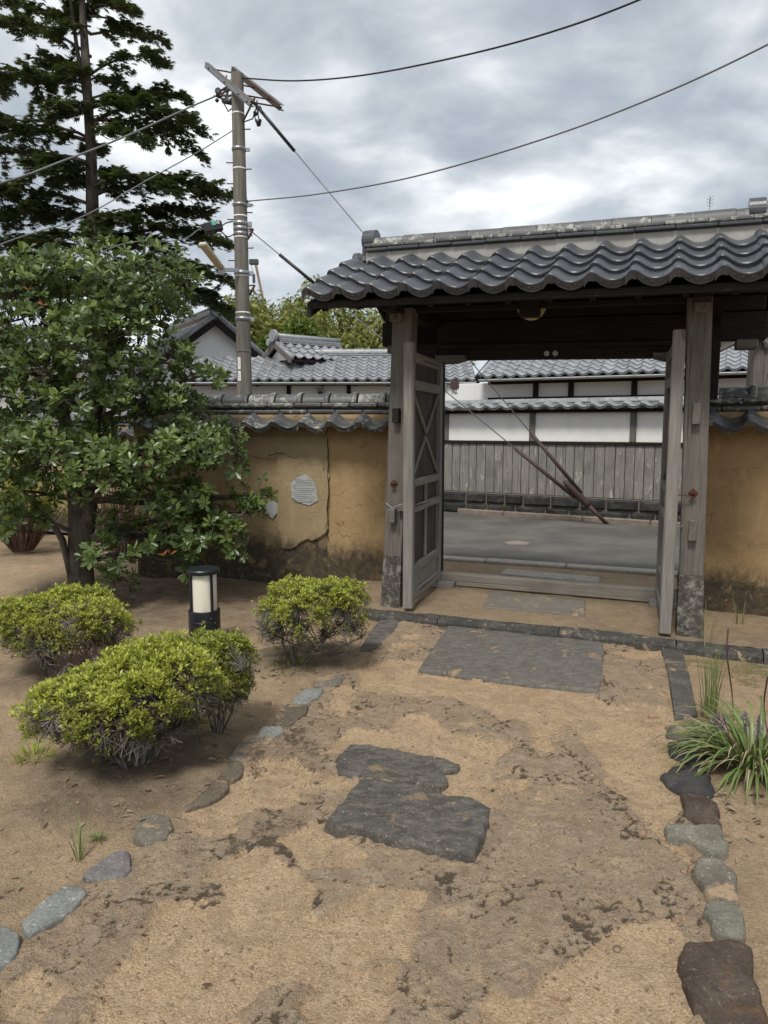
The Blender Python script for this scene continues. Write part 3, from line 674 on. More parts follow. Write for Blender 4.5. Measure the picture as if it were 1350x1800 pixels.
# ------------------------------------------------------------------ roof tiles
TP = [(-.055, .010), (0, .030), (.07, .040), (.15, .040), (.25, .030), (.36, .016), (.48, .005), (.6, 0), (.72, .0005), (.84, .007), (.93, .016), (1.0, .026)]
def tile_mesh(name, w=.265, L=.29, th=.034, lift=.040, sc=1.0, drop=0.0, thin=None, pattern=False):
    m_ = MB(); P = TP if not thin else [TP[i] for i in thin]
    rows = []
    for t, z in P:
        x = t * w; z = z * sc
        top = z + lift; tail = z + .003
        lo = top - (drop if drop else th)
        rows.append([(x, .0, lo), (x, -.002, top - .007), (x, .008, top), (x, L, tail), (x, L, tail - .012), (x, .03 if drop else .02, lo if not drop else top - th)])
    k = 6; m_.v = [q for r in rows for q in r]; nR = len(rows)
    for i in range(nR - 1):
        for j in range(k): m_.f.append((i * k + j, (i + 1) * k + j, (i + 1) * k + (j + 1) % k, i * k + (j + 1) % k))
    m_.f += [tuple(range(k)), tuple((nR - 1) * k + j for j in range(k))]
    if drop:   # raised border and scroll relief of the eave tile's face, and its squared end
        def zt(t): return np.interp(t, [q[0] for q in P], [q[1] * sc + lift for q in P])
        def strip(ta, tb, za, zb, y):
            tt = np.linspace(ta, tb, 9); b = len(m_.v)
            for t in tt: m_.v += [(t * w, y, zt(t) - za), (t * w, y, zt(t) - zb), (t * w, .001, zt(t) - za), (t * w, .001, zt(t) - zb)]
            for i in range(8):
                q = b + i * 4
                m_.f += [(q, q + 4, q + 5, q + 1), (q, q + 2, q + 6, q + 4), (q + 1, q + 5, q + 7, q + 3)]
        strip(-.05, .20, .004, drop + .006, -.012)
        strip(.30, .93, drop - .006, drop + .001, -.006); strip(.30, .93, .004, .012, -.006)
        if pattern:
            for q in range(6):
                t = .36 + q * .1; cz = zt(t) - drop * .53; s_ = 1 if q % 2 else -1
                m_.tube([(t * w + .010 * cos(a) * (1 - a / 9), -.004, cz + s_ * .011 * sin(a) * (1 - a / 9)) for a in np.linspace(0, 5.5, 9)], .0022, 3, False)
    me = m_.mesh(name, True, True)
    return me
def autosmooth(me, ang=35):
    # sharp edges where faces meet at more than the angle
    import bmesh
    bm = bmesh.new(); bm.from_mesh(me)
    for e in bm.edges:
        e.smooth = not (len(e.link_faces) == 2 and e.calc_face_angle(0) > radians(ang))
    bm.to_mesh(me); bm.free()
def TM(*a, **k):
    me = tile_mesh(*a, **k); autosmooth(me); return me
T_gate = TM('tile', sc=1.5); T_gate.materials.append(MAT['tile_gate'])
T_gate_eave = TM('tile', drop=.056, pattern=True, sc=1.5); T_gate_eave.materials.append(MAT['tile_gate'])
T_wall = TM('tile', w=.285, drop=.05, pattern=True, sc=1.75, L=.30); T_wall.materials.append(MAT['tile_wall'])
THIN = [0, 2, 4, 6, 8, 10, 11]
T_far = TM('tile', thin=THIN, th=.034, sc=1.7); T_far.materials.append(MAT['tile_far'])
T_far_eave = TM('tile', thin=THIN, drop=.055, sc=1.7); T_far_eave.materials.append(MAT['tile_far'])
T_fence = TM('tile', thin=THIN, drop=.045, sc=1.6); T_fence.materials.append(MAT['tile_far_fence'])
def tilefield(par, me, me_eave, x0, nc, rows, y0, z0, pitch, w=.265, ex=.24, zf=None, skip=None, roll=0.0, jit=.0025):
    """courses of tiles laid up a slope in the parent's frame"""
    for r in range(rows):
        for i in range(nc):
            x = x0 + i * w; y = y0 + r * ex * cos(pitch); z = z0 + r * ex * sin(pitch) + (zf(x) if zf else 0)
            if skip and skip(x, y): continue
            o = link('tile', me_eave if r == 0 else me, par)
            o.location = (x + random.uniform(-.002, .002), y + random.uniform(-.004, .004), z + random.uniform(0, jit))
            o.rotation_euler = (pitch + random.uniform(-.012, .012), roll + random.uniform(-.006, .006), random.uniform(-.008, .008))
def halfround(name, L, r, n_=10, flat=.75, th=.0, collar=0.0):
    """round ridge tile, axis along x"""
    m_ = MB(); st = [(0, r), (L, r)] if not collar else [(0, r), (L - .05, r), (L - .048, r + collar * .8), (L - .035, r + collar), (L - .012, r + collar), (L, r + collar * .7)]
    for x, rr in st:
        for j in range(n_ + 1):
            t = pi * j / n_; m_.v.append((x, rr * cos(t) * 1.05, rr * sin(t) * flat))
    k = n_ + 1
    for a in range(len(st) - 1):
        for b in range(k - 1): m_.f.append((a * k + b, (a + 1) * k + b, (a + 1) * k + b + 1, a * k + b + 1))
        m_.f.append((a * k, a * k + k - 1, (a + 1) * k + k - 1, (a + 1) * k))
    m_.f += [tuple(range(k)), tuple((len(st) - 1) * k + j for j in range(k))]
    me = m_.mesh(name, True, True); autosmooth(me, 40); return me

# ------------------------------------------------------------------ the roofed gate
gate = thing('roofed_gate', 'wooden roofed gate with wavy grey tiles, both its doors standing open', 'gate', (P0.x, P0.y, 0), GA)
UL, UR = -.52, 2.92
def SAG(u): return -.024 * (u + .45)
def sag(mb):
    mb.v = [(x, y, z + SAG(x)) for x, y, z in mb.v]; return mb
wg, wd = (lambda a: MAT['wood_grey_' + a]), (lambda a: MAT['wood_dark_' + a])
# rear posts, leaning slightly inwards, on stone feet
def post(u, lean, w, z0, z1, name='post', m=None, v=0.0, lv=0.0):
    mb = MB(); k = 8
    for i in range(k):
        pass
    za, zb = z0, z1; f = lambda z: lean * (z - .07) / 2.45; g = lambda z: lv * (z - .07) / 2.45
    mb.hexa([(u + f(z) + sx * w / 2, v + g(z) + sy * w / 2, z) for sx in (-1, 1) for sy in (-1, 1) for z in (za, zb)], .008)
    return mb.build(name, m or wg('z'), gate)
LEAN = (.10, -.045)
for u, ln, zt_ in ((0.0, LEAN[0], 2.56), (GW, LEAN[1], 2.50)):
    post(u, ln, .165, .50 if u == 0 else .52, zt_)
    mb = MB(); ft = .085; N_ = 6
    # stone foot as a slightly swelling, chipped block
    zs_ = np.linspace(.03, .505 if u == 0 else .525, 9); per = []
    for a in range(4):
        for t in np.linspace(-1, 1, N_, endpoint=False):
            per.append([(t, -1), (1, t), (-t, 1), (-1, -t)][a])
    for i, z in enumerate(zs_):
        s_ = .0875 + .010 * (1 - i / 8) ** 2
        for (a, b) in per:
            w_ = .007 * (fbm(np.array([a * .2 + u * 5 + (.3 if b > 0 else 0)]), np.array([z * 1.5 + b * .3]), 9, 640, 3)[0] - .5) * 2
            rr = 1 - .06 * (abs(a) > .9 and abs(b) > .9)
            mb.v.append((u + ln * (z - .07) / 2.45 + a * (s_ + w_) * rr, b * (s_ + w_) * rr, z))
    k = len(per)
    for i in range(8):
        for j in range(k): mb.f.append((i * k + j, i * k + (j + 1) % k, (i + 1) * k + (j + 1) % k, (i + 1) * k + j))
    mb.f.append(tuple(8 * k + j for j in range(k)))
    o = mb.build('post_foot', MAT['post_stone'], gate, True, True); autosmooth(o.data, 35)
# main posts at the street side, standing on stones
for u in (-.0, 2.40):
    MB().box(u - .11, u + .11, .86, 1.10, .10, 2.56, .01).build('post', wd('z'), gate)
    MB().box(u - .15, u + .15, .83, 1.13, .03, .115, .012).build('post_foot', MAT['post_stone'], gate)
# filler boards closing the gap between main post and wall side (dark in the photo)
# tie rails joining rear and main posts, with their wedged ends showing on the rear posts
for u, ln in ((0.0, LEAN[0]), (GW, LEAN[1])):
    for z, h in ((.86, .10), (1.69, .10)):
        x = u + ln * (z - .07) / 2.45
        MB().box(x - .022, x + .022, .075, .87, z - h / 2, z + h / 2, .004).build('tie_rail', wd('y'), gate)
        mb = MB().box(x - .028, x + .028, -.145 if u == 0 else -.13, -.08, z - (.075 if u else .06), z + (.075 if u else .06), .005)
        mb.build('rail_end', wg('y') if u or z < 1 else wd('y'), gate)
    # iron ring on a rusty plate
    z = 1.13; x = u + ln * (z - .07) / 2.45 - .005
    rg = MB().hexa([(x + a * .034, b, z + c * .034) for a, b, c in [(-1, -.0935, 0), (0, -.0935, 1), (-1, -.085, 0), (0, -.085, 1), (0, -.0935, -1), (1, -.0935, 0), (0, -.085, -1), (1, -.085, 0)]], .002).build('ring_plate', MAT['rust'], gate)
    MB().tube([(x + .021 * cos(t), -.115 - .006 * sin(t), z - .012 + .021 * sin(t)) for t in np.linspace(0, 2 * pi, 15)], .0052, 6, False).tube([(x, -.088, z), (x, -.125, z)], .008, 8).build('ring', MAT['rust'], rg, True)
# wooden tab wedge and cord that hold the left door, wire hooks that hold the right one
MB().box(.085, .215, -.135, -.095, .90, .945, .004).build('door_peg', wg('x'), gate)
MB().tube([(-.03, -.10, .96), (.03, -.118, .925), (.10, -.13, .955), (.22, -.14, .99)], .0028, 5).build('cord', MAT['lime_patch'], gate)
MB().tube([(GW - .02, -.12, 1.10), (GW - .10, -.13, 1.115), (GW - .20, -.14, 1.10)], .004, 5).build('hook', MAT['rust'], gate)
MB().tube([(GW - .06, -.05, .93), (GW - .09, -.10, .88), (GW - .15, -.12, .885), (GW - .2, -.13, .90)], .0035, 5).build('hook', MAT['wire_grey'], gate)
# beams
def beam(name, x0, x1, y0, y1, z0, z1, m, ch=.008): return sag(MB().box(x0, x1, y0, y1, z0, z1, ch)).build(name, m, gate)
beam('eave_beam', UL + .10, UR - .10, -.06, .06, 2.60, 2.72, wd('x'))
beam('eave_beam', UL + .10, UR - .10, .86, .98, 2.60, 2.72, wd('x'))
beam('lintel', -.46, 2.84, .86, 1.02, 2.37, 2.59, wd('x'))
beam('door_head', .10, 2.30, .87, .99, 2.235, 2.38, wd('x'))
beam('rail', .12, 2.28, .80, .855, 2.33, 2.37, wd('x'))
beam('rail', .05, 2.33, .02, .07, 2.545, 2.59, wd('x'))
beam('inner_panel', .09, 2.30, 1.03, 1.05, 2.59, 2.95, MAT['wood_board_x'])
for u in (.06, GW - .03):
    beam('cross_beam', u - .06, u + .06, -.30, 1.30, 2.52, 2.64, wd('y'))
    beam('corbel', u - .05, u + .05, -.14, .20, 2.455, 2.525, wg('y'))
for u0_ in (-.40, 2.62):
    beam('corbel', u0_, u0_ + .16, .84, 1.04, 2.30, 2.372, wg('x'))
for s_, u0_ in ((1, .10), (-1, 2.28)):
    # carved corbels under the head beam
    x1_ = u0_ + s_ * .28; a, b = min(u0_, x1_), max(u0_, x1_)
    mb = MB().prism([(u0_, 2.19), (u0_, 2.27), (x1_, 2.27), (x1_, 2.225), (u0_ + s_ * .20, 2.20)][:: (1 if s_ > 0 else -1)], .80, .90, 1); sag(mb).build('bracket', wg('x'), gate, fix=True)
# king strut with a pale round disc behind it, in the middle
uc = 1.115
sag(MB().hexa([(uc + sx * (.075 if z < 2.6 else .085), y, z) for sx in (-1, 1) for y in (-.02, .06) for z in (2.475, 2.70)], .006)).build('strut', wd('z'), gate)
mb = MB(); mb.tube([(uc, .075, 2.575), (uc, .10, 2.575)], .112, 28); sag(mb).build('round_board', MAT['cream_disc'], gate)
mb = MB()
for k, du in ((0, 0.0), (1, .075)):
    mb.tube([(1.115 + du, .865, 2.28), (1.115 + du, .855, 2.28)], .024, 12)
sag(mb).build('door_stud', MAT['lime_patch'], gate)
# rafters and roof boards
PT = radians(26); ZE = 2.578; V0 = -.55; VR = .45
def rz(v): return ZE - .012 + (v - V0) * tan(PT) if v <= VR else ZE - .012 + (2 * VR - v - V0) * tan(PT)
nr = 12
for side in (0, 1):
    for i in range(nr):
        u = UL + .12 + i * (UR - UL - .24) / (nr - 1)
        va, vb = (V0 + .05, VR) if side == 0 else (2 * VR - V0 - .05, VR)
        mb = MB().bar((u, va, rz(va) - .062), (u, vb, rz(vb) - .062), .045, .062); sag(mb).build('rafter', wd('y'), gate)
    for k in range(6):
        va = V0 + .0 + k * .17; vb = va + .166
        A, B_ = (va, vb) if side == 0 else (2 * VR - va, 2 * VR - vb)
        mb = MB().hexa([(x, y, rz(y) - o_) for x in (UL + .02, UR - .02) for y in (A, min(B_, VR) if side == 0 else max(B_, VR)) for o_ in (.030, .012)], .002)
        sag(mb).build('roof_board', wd('x'), gate)
mb = MB().box(UL + .01, UR - .01, V0 + .004, V0 + .03, ZE - .062, ZE - .008, .004); sag(mb).build('fascia', wd('x'), gate)
mb = MB().box(UL + .01, UR - .01, 2 * VR - V0 - .03, 2 * VR - V0 - .004, ZE - .062, ZE - .008, .004); sag(mb).build('fascia', wd('x'), gate)
for x0 in (UL + .0, UR - .035):     # barge boards at both verges
    for side in (0, 1):
        va = V0 - .0 if side == 0 else 2 * VR - V0
        mb = MB().hexa([(x, y, rz(y) + o_) for x in (x0 + .0, x0 + .035) for y in (va, VR) for o_ in (-.12, -.008)], .004); sag(mb).build('barge_board', wd('y'), gate)
tilefield(gate, T_gate, T_gate_eave, UL + .0, 13, 4, V0 - .035, ZE - .002, PT, zf=SAG, roll=.024)
# street side slope: same tiles, joined, never in view
tv = np.empty(len(T_gate.vertices) * 3, np.float32); T_gate.vertices.foreach_get('co', tv); tv = tv.reshape(-1, 3)
mb = MB(); fcs = [tuple(p.vertices) for p in T_gate.polygons]
for r in range(4):
    for i in range(13):
        x = UR - .0 - i * .265; y = 2 * VR - V0 + .035 - r * .24 * cos(PT); z = ZE + r * .24 * sin(PT) + SAG(x)
        mb.add([(x - a, y - (b * cos(PT) - c * sin(PT)), z + b * sin(PT) + c * cos(PT)) for a, b, c in tv], fcs)
tag(mb.build('street_side_tiles', MAT['tile_gate'], gate, False, True), kind='stuff')
# ridge: white mortar, two staggered courses of flat tiles, round caps, end discs
ZRG = ZE + (VR - V0) * tan(PT)
mb = MB().box(UL + .12, UR - .10, VR - .115, VR + .115, ZRG - .10, ZRG + .062, .01); sag(mb).build('ridge_mortar', MAT['plaster_ridge'], gate)
def course(par, name, x0, x1, L, y0, y1, z0, z1, m, off=0.0, sg=None, th=.006):
    x = x0 - off * L
    while x < x1 - .02:
        a, b = max(x, x0), min(x + L, x1)
        if b - a > .03:
            dz = random.uniform(-.0025, .0025); dy = random.uniform(-.004, .004)
            mb = MB().box(a + .0015, b - .0015, y0 + dy, y1 + dy, z0 + dz, z1 + dz, th)
            if sg: sag(mb)
            mb.build(name, m, par)
        x += L
course(gate, 'flat_ridge_tile', UL + .13, UR - .11, .29, VR - .15, VR + .15, ZRG + .062, ZRG + .088, MAT['tile_gate'], .3, True)
course(gate, 'flat_ridge_tile', UL + .10, UR - .10, .30, VR - .132, VR + .132, ZRG + .094, ZRG + .128, MAT['tile_ridge'], .75, True, .012)
capm = halfround('ridge_cap', .286, .086, flat=.88); capm.materials.append(MAT['tile_ridge'])
x = UL + .16
while x < UR - .28:
    o = link('ridge_cap', capm, gate); o.location = (x, VR + random.uniform(-.003, .003), ZRG + .130 + SAG(x) + random.uniform(-.002, .003)); o.rotation_euler = (random.uniform(-.02, .02), .024 + random.uniform(-.01, .01), 0); x += .29
def ridge_end(par, x, y, z, s_, sc, m, sagged=True):
    """end tile of the ridge: upright rounded plate with a disc boss, facing along -x (s_=-1) or +x"""
    mb = MB(); pr = []
    for t in np.linspace(-.15 * pi, 1.15 * pi, 17): pr.append((.098 * cos(t) * sc, (.155 + .098 * sin(t)) * sc))
    pr += [(-.085 * sc, .02 * sc), (-.115 * sc, -.03 * sc), (-.06 * sc, -.05 * sc), (.06 * sc, -.05 * sc), (.115 * sc, -.03 * sc), (.085 * sc, .02 * sc)]
    pr = [(a + y, b + z) for a, b in pr]
    mb.prism(pr, x - .055 * sc, x + .055 * sc, 0)
    mb.prism([(y + .07 * sc * cos(t), z + (.155 + .07 * sin(t)) * sc) for t in np.linspace(0, 2 * pi, 18, endpoint=False)], x + s_ * .055 * sc, x + s_ * .072 * sc, 0)
    if sagged: sag(mb)
    o = mb.build('ridge_end', m, par, False, True); return o
ridge_end(gate, UL + .13, VR, ZRG + .02, -1, 1.0, MAT['tile_gate'])
ridge_end(gate, UR - .24, VR, ZRG + .02, 1, 1.0, MAT['tile_gate'])
for xx, L in ((UL - .03, .16), (UR - .11, .16)):
    vm = halfround('verge_roll', L, .062, flat=1.0, collar=.008 if xx < 0 else 0); vm.materials.append(MAT['tile_gate'])
    o = link('verge_roll', vm, gate); o.location = (xx, VR - .005, ZRG + .015 + SAG(xx))
    if xx < 0: o.location.x += L; o.rotation_euler = (0, 0, pi)
# sill and its end blocks
o = MB().box(.12, 2.28, .87, .985, .075, .19, .008).build('sill', MAT['wood_pale'], gate)
for u in (.17, 2.20):
    MB().prism([(u - .14, .765), (u - .15, .80), (u - .14, .865), (u + .14, .865), (u + .14, .80), (u + .12, .765)], .07, .125, 2).build('sill_block', MAT['wood_door_x'], gate, fix=True)
# doors
wdr = lambda a: MAT['wood_door_' + a]
def door(h, f, mirror, label):
    """leaf from hinge h=(u,v) to free edge f"""
    d = Vector((f[0] - h[0], f[1] - h[1])); L = d.length; a = atan2(d.y, d.x)
    D = bpy.data.objects.new('door', None); COL.objects.link(D); D.parent = gate; D.location = (h[0], h[1], 0); D.rotation_euler = (0, 0, a)
    D['label'] = label
    s = 1 if mirror else -1                  # side that shows rails and braces (local y)
    B, T = .12, 2.245
    fy = lambda y0, y1: (min(s * y0, s * y1), max(s * y0, s * y1))
    def piece(nm, x0, x1, y0, y1, z0, z1, ax, ch=.004):
        y0, y1 = fy(y0, y1); return MB().box(x0, x1, y0, y1, z0, z1, ch).build(nm, wdr(ax), D)
    piece('stile', 0, .085, -.035, .035, B + .0, T - .03, 'z', .006)
    piece('stile', L - .075, L, -.042, .042, B - .03, T + .03, 'z', .008)
    r = []
    for z0, z1 in ((2.12, 2.20), (1.90, 1.98), (1.10, 1.165), (.885, .95), (.375, .445), (.145, .225)):
        piece('rail', .085, L - .075, -.022, .030, z0, z1, 'x')
    n_ = 6; w = (L - .16) / n_
    for i in range(n_):
        x0 = .085 + i * w
        y0, y1 = fy(-.018 - random.random() * .003, -.003)
        MB().box(x0 + .0015, x0 + w - .0015, y0, y1, .2, 2.15, .003).build('panel_board', MAT['wood_board_z'], D)
    y0, y1 = fy(-.002, .014)
    MB().box(.086, L - .076, y0, y1, .22, .38, .003).build('panel_board', wdr('x'), D)
    xm = L * .5
    piece('muntin', xm - .02, xm + .02, .0, .024, .445, .885, 'z'); piece('muntin', xm - .02, xm + .02, .0, .024, .95, 1.10, 'z')
    ya = s * .010
    up = (0, 1, 0)
    zc = 1.53
    for (xa, za, xb, zb) in ((.09, 1.895, xm, zc + .02), (L - .08, 1.895, xm, zc + .02), (.09, 1.17, xm, zc - .02), (L - .08, 1.17, xm, zc - .02)):
        mb = MB().bar((xa, ya, za), (xb, ya + s * .003 * (1 if zb > zc else -1), zb), .020, .030, up=(0, 0, 1), ch=.003); mb.build('brace', wdr('z'), D)
    return D
DL = door((.125, .855), (.195, -.19), True, 'left door leaf of the gate, showing its crossed braces')
DR = door((2.135, .865), (2.195, -.165), False, 'right door leaf of the gate, seen nearly edge on')

# ------------------------------------------------------------------ earthen garden walls with tiled tops
MW = MAT['tile_wall']
capw = halfround('ridge_cap', .272, .092, flat=.95, collar=.022); capw.materials.append(MAT['tile_ridge'])
def garden_wall(name, label, a, b, mat, end_right=True, end_left=True, z_shift=0.0, segs=None):
    """wall whose yard face runs on the ground from a (left) to b (right)"""
    d = b - a; L = d.length; ang = atan2(d.y, d.x)
    w = thing(name, label, 'wall', (a.x, a.y, z_shift), ang)
    segs = segs or [(0, L, mat)]
    for x0, x1, mt in segs:
        # body as a finely divided, slightly uneven face
        nx_ = max(2, int((x1 - x0) / .04)); nz_ = 42; mb = MB()
        for i in range(nx_ + 1):
            for j in range(nz_ + 1):
                x = x0 + (x1 - x0) * i / nx_; z = -.08 + 1.80 * j / nz_
                f = (fbm(np.array([x + a.x]), np.array([z + a.y]), 1.6, 301, 4)[0] - .5) * .03 + (.02 * max(0, .5 - z) ** 1.0) * -1
                mb.v.append((x, f, z))
        mb.f = [(i * (nz_ + 1) + j, (i + 1) * (nz_ + 1) + j, (i + 1) * (nz_ + 1) + j + 1, i * (nz_ + 1) + j + 1) for i in range(nx_) for j in range(nz_)]
        k = len(mb.v); mb.v += [(x0, .32, -.08), (x1, .32, -.08), (x1, .32, 1.72), (x0, .32, 1.72)]; n1_ = nz_ + 1
        mb.f += [(k + 1, k, k + 3, k + 2), tuple([j for j in range(n1_)] + [k + 3, k]), tuple([nx_ * n1_ + j for j in range(n1_)][::-1] + [k + 1, k + 2]),
                 tuple([i * n1_ + nz_ for i in range(nx_ + 1)] + [k + 2, k + 3])]
        mb.build('wall_body', MAT[mt], w, True)
    for s_ in (0, 1):
        nt = int(L / .285); off_ = (L - nt * .285)
        for i in range(nt + 1):
            x = L - (i + 1) * .285
            if x < -.02: continue
            o = link('tile', T_wall, w)
            if s_ == 0: o.location = (x + random.uniform(-.003, .003), -.215 + random.uniform(-.008, .008), 1.555 + random.uniform(-.004, .004)); o.rotation_euler = (radians(24) + random.uniform(-.02, .02), 0, random.uniform(-.015, .015))
            else:
                if L > 6 and x < L - 5: continue
                o.location = (L - x, .535, 1.555); o.rotation_euler = (radians(24), 0, pi)
    MB().box(.0, L - .0, -.05, .37, 1.60, 1.645, .004).build('wall_plate', MAT['underlay'], w)
    e = .12 if end_right else .0
    MB().box(.01, L - e, .04, .28, 1.645, 1.735, .004).build('top_mortar', MAT['earth_khaki'], w)
    course(w, 'flat_ridge_tile', .0, L - e + .01, .285, .0, .32, 1.728, 1.765, MAT['tile_wall'], .4, None, .010)
    course(w, 'flat_ridge_tile', .0, L - e + .04, .285, .025, .295, 1.790, 1.835, MAT['tile_ridge'], .9, None, .014)
    MB().box(.01, L - e, .05, .27, 1.765, 1.79, .004).build('top_mortar', MAT['underlay'], w)
    x = L - e + .08
    i = 0
    while x > .2:
        o = link('ridge_cap', capw, w); o.location = (x - .285, .16 + random.uniform(-.004, .004), 1.838); o.rotation_euler = (0, random.uniform(-.01, .01), random.uniform(-.01, .01))
        x -= .285
    mb = MB(); mb.tube([(L - e + .07, .16, 1.835), (L - e + .085, .16, 1.835)], .088, 18); mb.build('ridge_end', MW, w, False)
    return w
lwA, lwB = G(400, 1021), G(671, 1032)
ld = (lwB - lwA).normalized(); wl_b = lwB + ld * .36; wl_a = lwA - ld * 1.0
Lw = (wl_b - wl_a).length
xj = (G(576, 1028) - wl_a).length           # joint between the two plasters
LW = garden_wall('earthen_wall', 'ochre earthen wall with tiled top left of the gate, its plaster patched and mouldy', wl_a, wl_b, 'earth_ochre', segs=[(0, xj, 'earth_brown'), (xj, Lw, 'earth_ochre')])
def lwl(px, py, off=0.0):      # photo position on the wall's face in the wall's own frame
    d = ray(px, py); nrm = Vector((-ld.y, ld.x, 0)); o = Vector((0, 0, EYE)); t = (wl_a - nrm * off - o).dot(nrm) / d.dot(nrm); p = o + d * t
    return ((p - wl_a).dot(ld), p.z)
def plate(name, px, y0, y1, mat, parent, wob=.012, seed=5, dz=0.0):
    pts = [lwl(a, b) for a, b in px]; out = []
    for i in range(len(pts)):
        a, b = pts[i], pts[(i + 1) % len(pts)]; L = math.hypot(b[0] - a[0], b[1] - a[1]); k = max(1, int(L / .02))
        for q in range(k):
            t = q / k; x = a[0] + (b[0] - a[0]) * t; z = a[1] + (b[1] - a[1]) * t
            w1 = (fbm(np.array([x]), np.array([z]), 11, seed, 4)[0] - .5) * 2 * wob; w2 = (fbm(np.array([x]), np.array([z]), 11, seed + 50, 4)[0] - .5) * 2 * wob
            out.append((x + w1, z + w2))
    return MB().prism(out, y0, y1, 1).build(name, MAT[mat], parent, fix=True)
plate('plaster_patch', [(487, 800), (520, 795), (545, 805), (577, 800), (577, 930), (560, 950), (540, 945), (520, 960), (500, 965), (488, 930), (487, 860)], -.018, .02, 'earth_khaki', LW, .034, 3)
plate('plaster_patch', [(430, 768), (577, 768), (577, 802), (545, 808), (520, 798), (487, 803), (470, 806), (432, 800)], -.012, .02, 'earth_khaki', LW, .014, 31)
lp = plate('lime_patch', [(512, 850), (522, 840), (538, 833), (552, 845), (558, 862), (560, 880), (545, 888), (525, 882), (514, 875)], -.026, .0, 'lime_patch', LW, .006, 17)
for i in range(12):     # scored lines across the patch
    x0, z = lwl(514 + (3 * (i % 3)), 843 + i * 3.6); x1, _ = lwl(556 - (i % 4) * 2, 843 + i * 3.6)
    MB().bar((x0 + (.03 if i < 2 else .0), -.0262, z), (x1 - (.03 if i < 2 else 0), -.0262, z + random.uniform(-.008, .006)), .0025, .0025, ch=.0004).build('score_line', MAT['foundation_stone'], lp)
plate('lime_patch', [(468, 885), (478, 880), (489, 886), (489, 900), (480, 911), (472, 905), (467, 908)], -.02, .0, 'lime_patch', LW, .005, 19)
cr = [lwl(a, b) for a, b in [(472, 802), (480, 799), (490, 796), (499, 797), (508, 802), (516, 805), (525, 804)]]
MB().tube([(x, -.0165, z) for x, z in cr], .0035, 4).build('crack', MAT['underlay'], LW)
cr = [lwl(577 + random.uniform(-2, 2), y) for y in range(770, 960, 12)]
MB().tube([(x, -.017, z) for x, z in cr], .0045, 4).build('crack', MAT['underlay'], LW)
rwA, rwB = G(1240, 1085), G(1350, 1097)
rdw = (rwB - rwA).normalized()
RWALL = garden_wall('earthen_wall', 'ochre earthen wall with tiled top right of the gate, cut by the picture edge', rwA - rdw * .14, rwA + rdw * 4.2, 'earth_ochre', end_right=False, z_shift=0.0)
wlx = garden_wall('earthen_wall', 'farther stretch of tiled earthen wall showing only through the broadleaf tree', Vector((-13, 12.3, 0)), Vector((-2.7, 10.6, 0)), 'earth_khaki', z_shift=-.12)

# ------------------------------------------------------------------ wall across the street
FA = atan2(fd.y, fd.x)
o0 = fk0 - fn * .12
FW = thing('street_wall', 'long white plaster and weathered board wall on dark stones across the street', 'wall', (o0.x, o0.y, 0), FA)
inv = Matrix.Rotation(-FA, 3, 'Z')
def fw(px, py, off=0.0):
    d = ray(px, py); o = Vector((0, 0, EYE)); nrm = Vector((-fd.y, fd.x, 0)); t = (o0 + nrm * off - o).dot(nrm) / d.dot(nrm); p = inv @ (o + d * t - o0); return p.x, p.z
X0, X1 = -4.0, 9.0
zs0 = [fw(771, 862)[1], fw(1155, 881)[1]]; ztop = sum(zs0) / 2
zrail = (fw(773, 776)[1] + fw(1159, 780)[1]) / 2; zw = (fw(776, 727)[1] + fw(1162, 724)[1]) / 2
print('street wall z', ztop, zrail, zw)
# foundation of two courses of split stone
for c in range(2):
    z0 = .0 + c * ztop / 2; z1 = z0 + ztop / 2; x = X0 + c * .2; k = 0
    while x < X1:
        L = random.uniform(.34, .62); mb = MB(); nx_, nz_ = 8, 5
        h = .011
        for i in range(nx_ + 1):
            for j in range(nz_ + 1):
                a = i / nx_; b = j / nz_; e = min(a * L, (1 - a) * L, b * (z1 - z0), (1 - b) * (z1 - z0))
                y = -.03 * min(1, e / .03) - .03 * fbm(np.array([x + a * L]), np.array([z0 + b * .2]), 7, 500, 3)[0] * min(1, e / .02)
                mb.v.append((x + h + a * (L - 2 * h), y + .0, z0 + h * .8 + b * (z1 - z0 - 1.6 * h)))
        mb.f = [(i * (nz_ + 1) + j, (i + 1) * (nz_ + 1) + j, (i + 1) * (nz_ + 1) + j + 1, i * (nz_ + 1) + j + 1) for i in range(nx_) for j in range(nz_)]
        mb.build('foundation_stone', MAT['foundation_stone'], FW, False); x += L
MB().box(X0, X1, .004, .30, -.1, ztop, .01).build('foundation', MAT['mortar_dark'], FW)
MB().box(X0, X1, .05, .25, ztop, zrail - .03, .004).build('board_backing', MAT['underlay'], FW)
x = X0
while x < X1:
    w_ = random.uniform(.145, .185); y = random.uniform(-.004, .004)
    MB().box(x + .002, x + w_ - .009, .03 + y, .048 + y, ztop + .008, zrail - .03, .003).build('board', MAT['wood_fence'], FW)
    x += w_
x = X0
mb = MB()
while x < X1:
    mb.box(x - .011, x + .011, .012, .032, ztop + .008, zrail - .03, .003); x += .1655
MB().box(X0, X1, .0, .10, zrail - .03, zrail + .02, .004).build('rail', MAT['wood_dark_x'], FW)
MB().box(X0, X1, .07, .25, zrail + .02, zw + .06, .003).build('plaster_panel', MAT['plaster_white'], FW)
for px in (782, 934, 1112, 1300):
    x, _ = fw(px, 750)
    MB().box(x - .05, x + .05, .03, .15, zrail + .02, zw + .05, .005).build('post', MAT['wood_grey_z'], FW)
for dx in (-1.85, 1.85 * 2 + .0):
    pass
for x in (fw(782, 750)[0] - 1.75, fw(1300, 750)[0] + 1.8):
    MB().box(x - .05, x + .05, .03, .15, zrail + .02, zw + .05, .005).build('post', MAT['wood_grey_z'], FW)
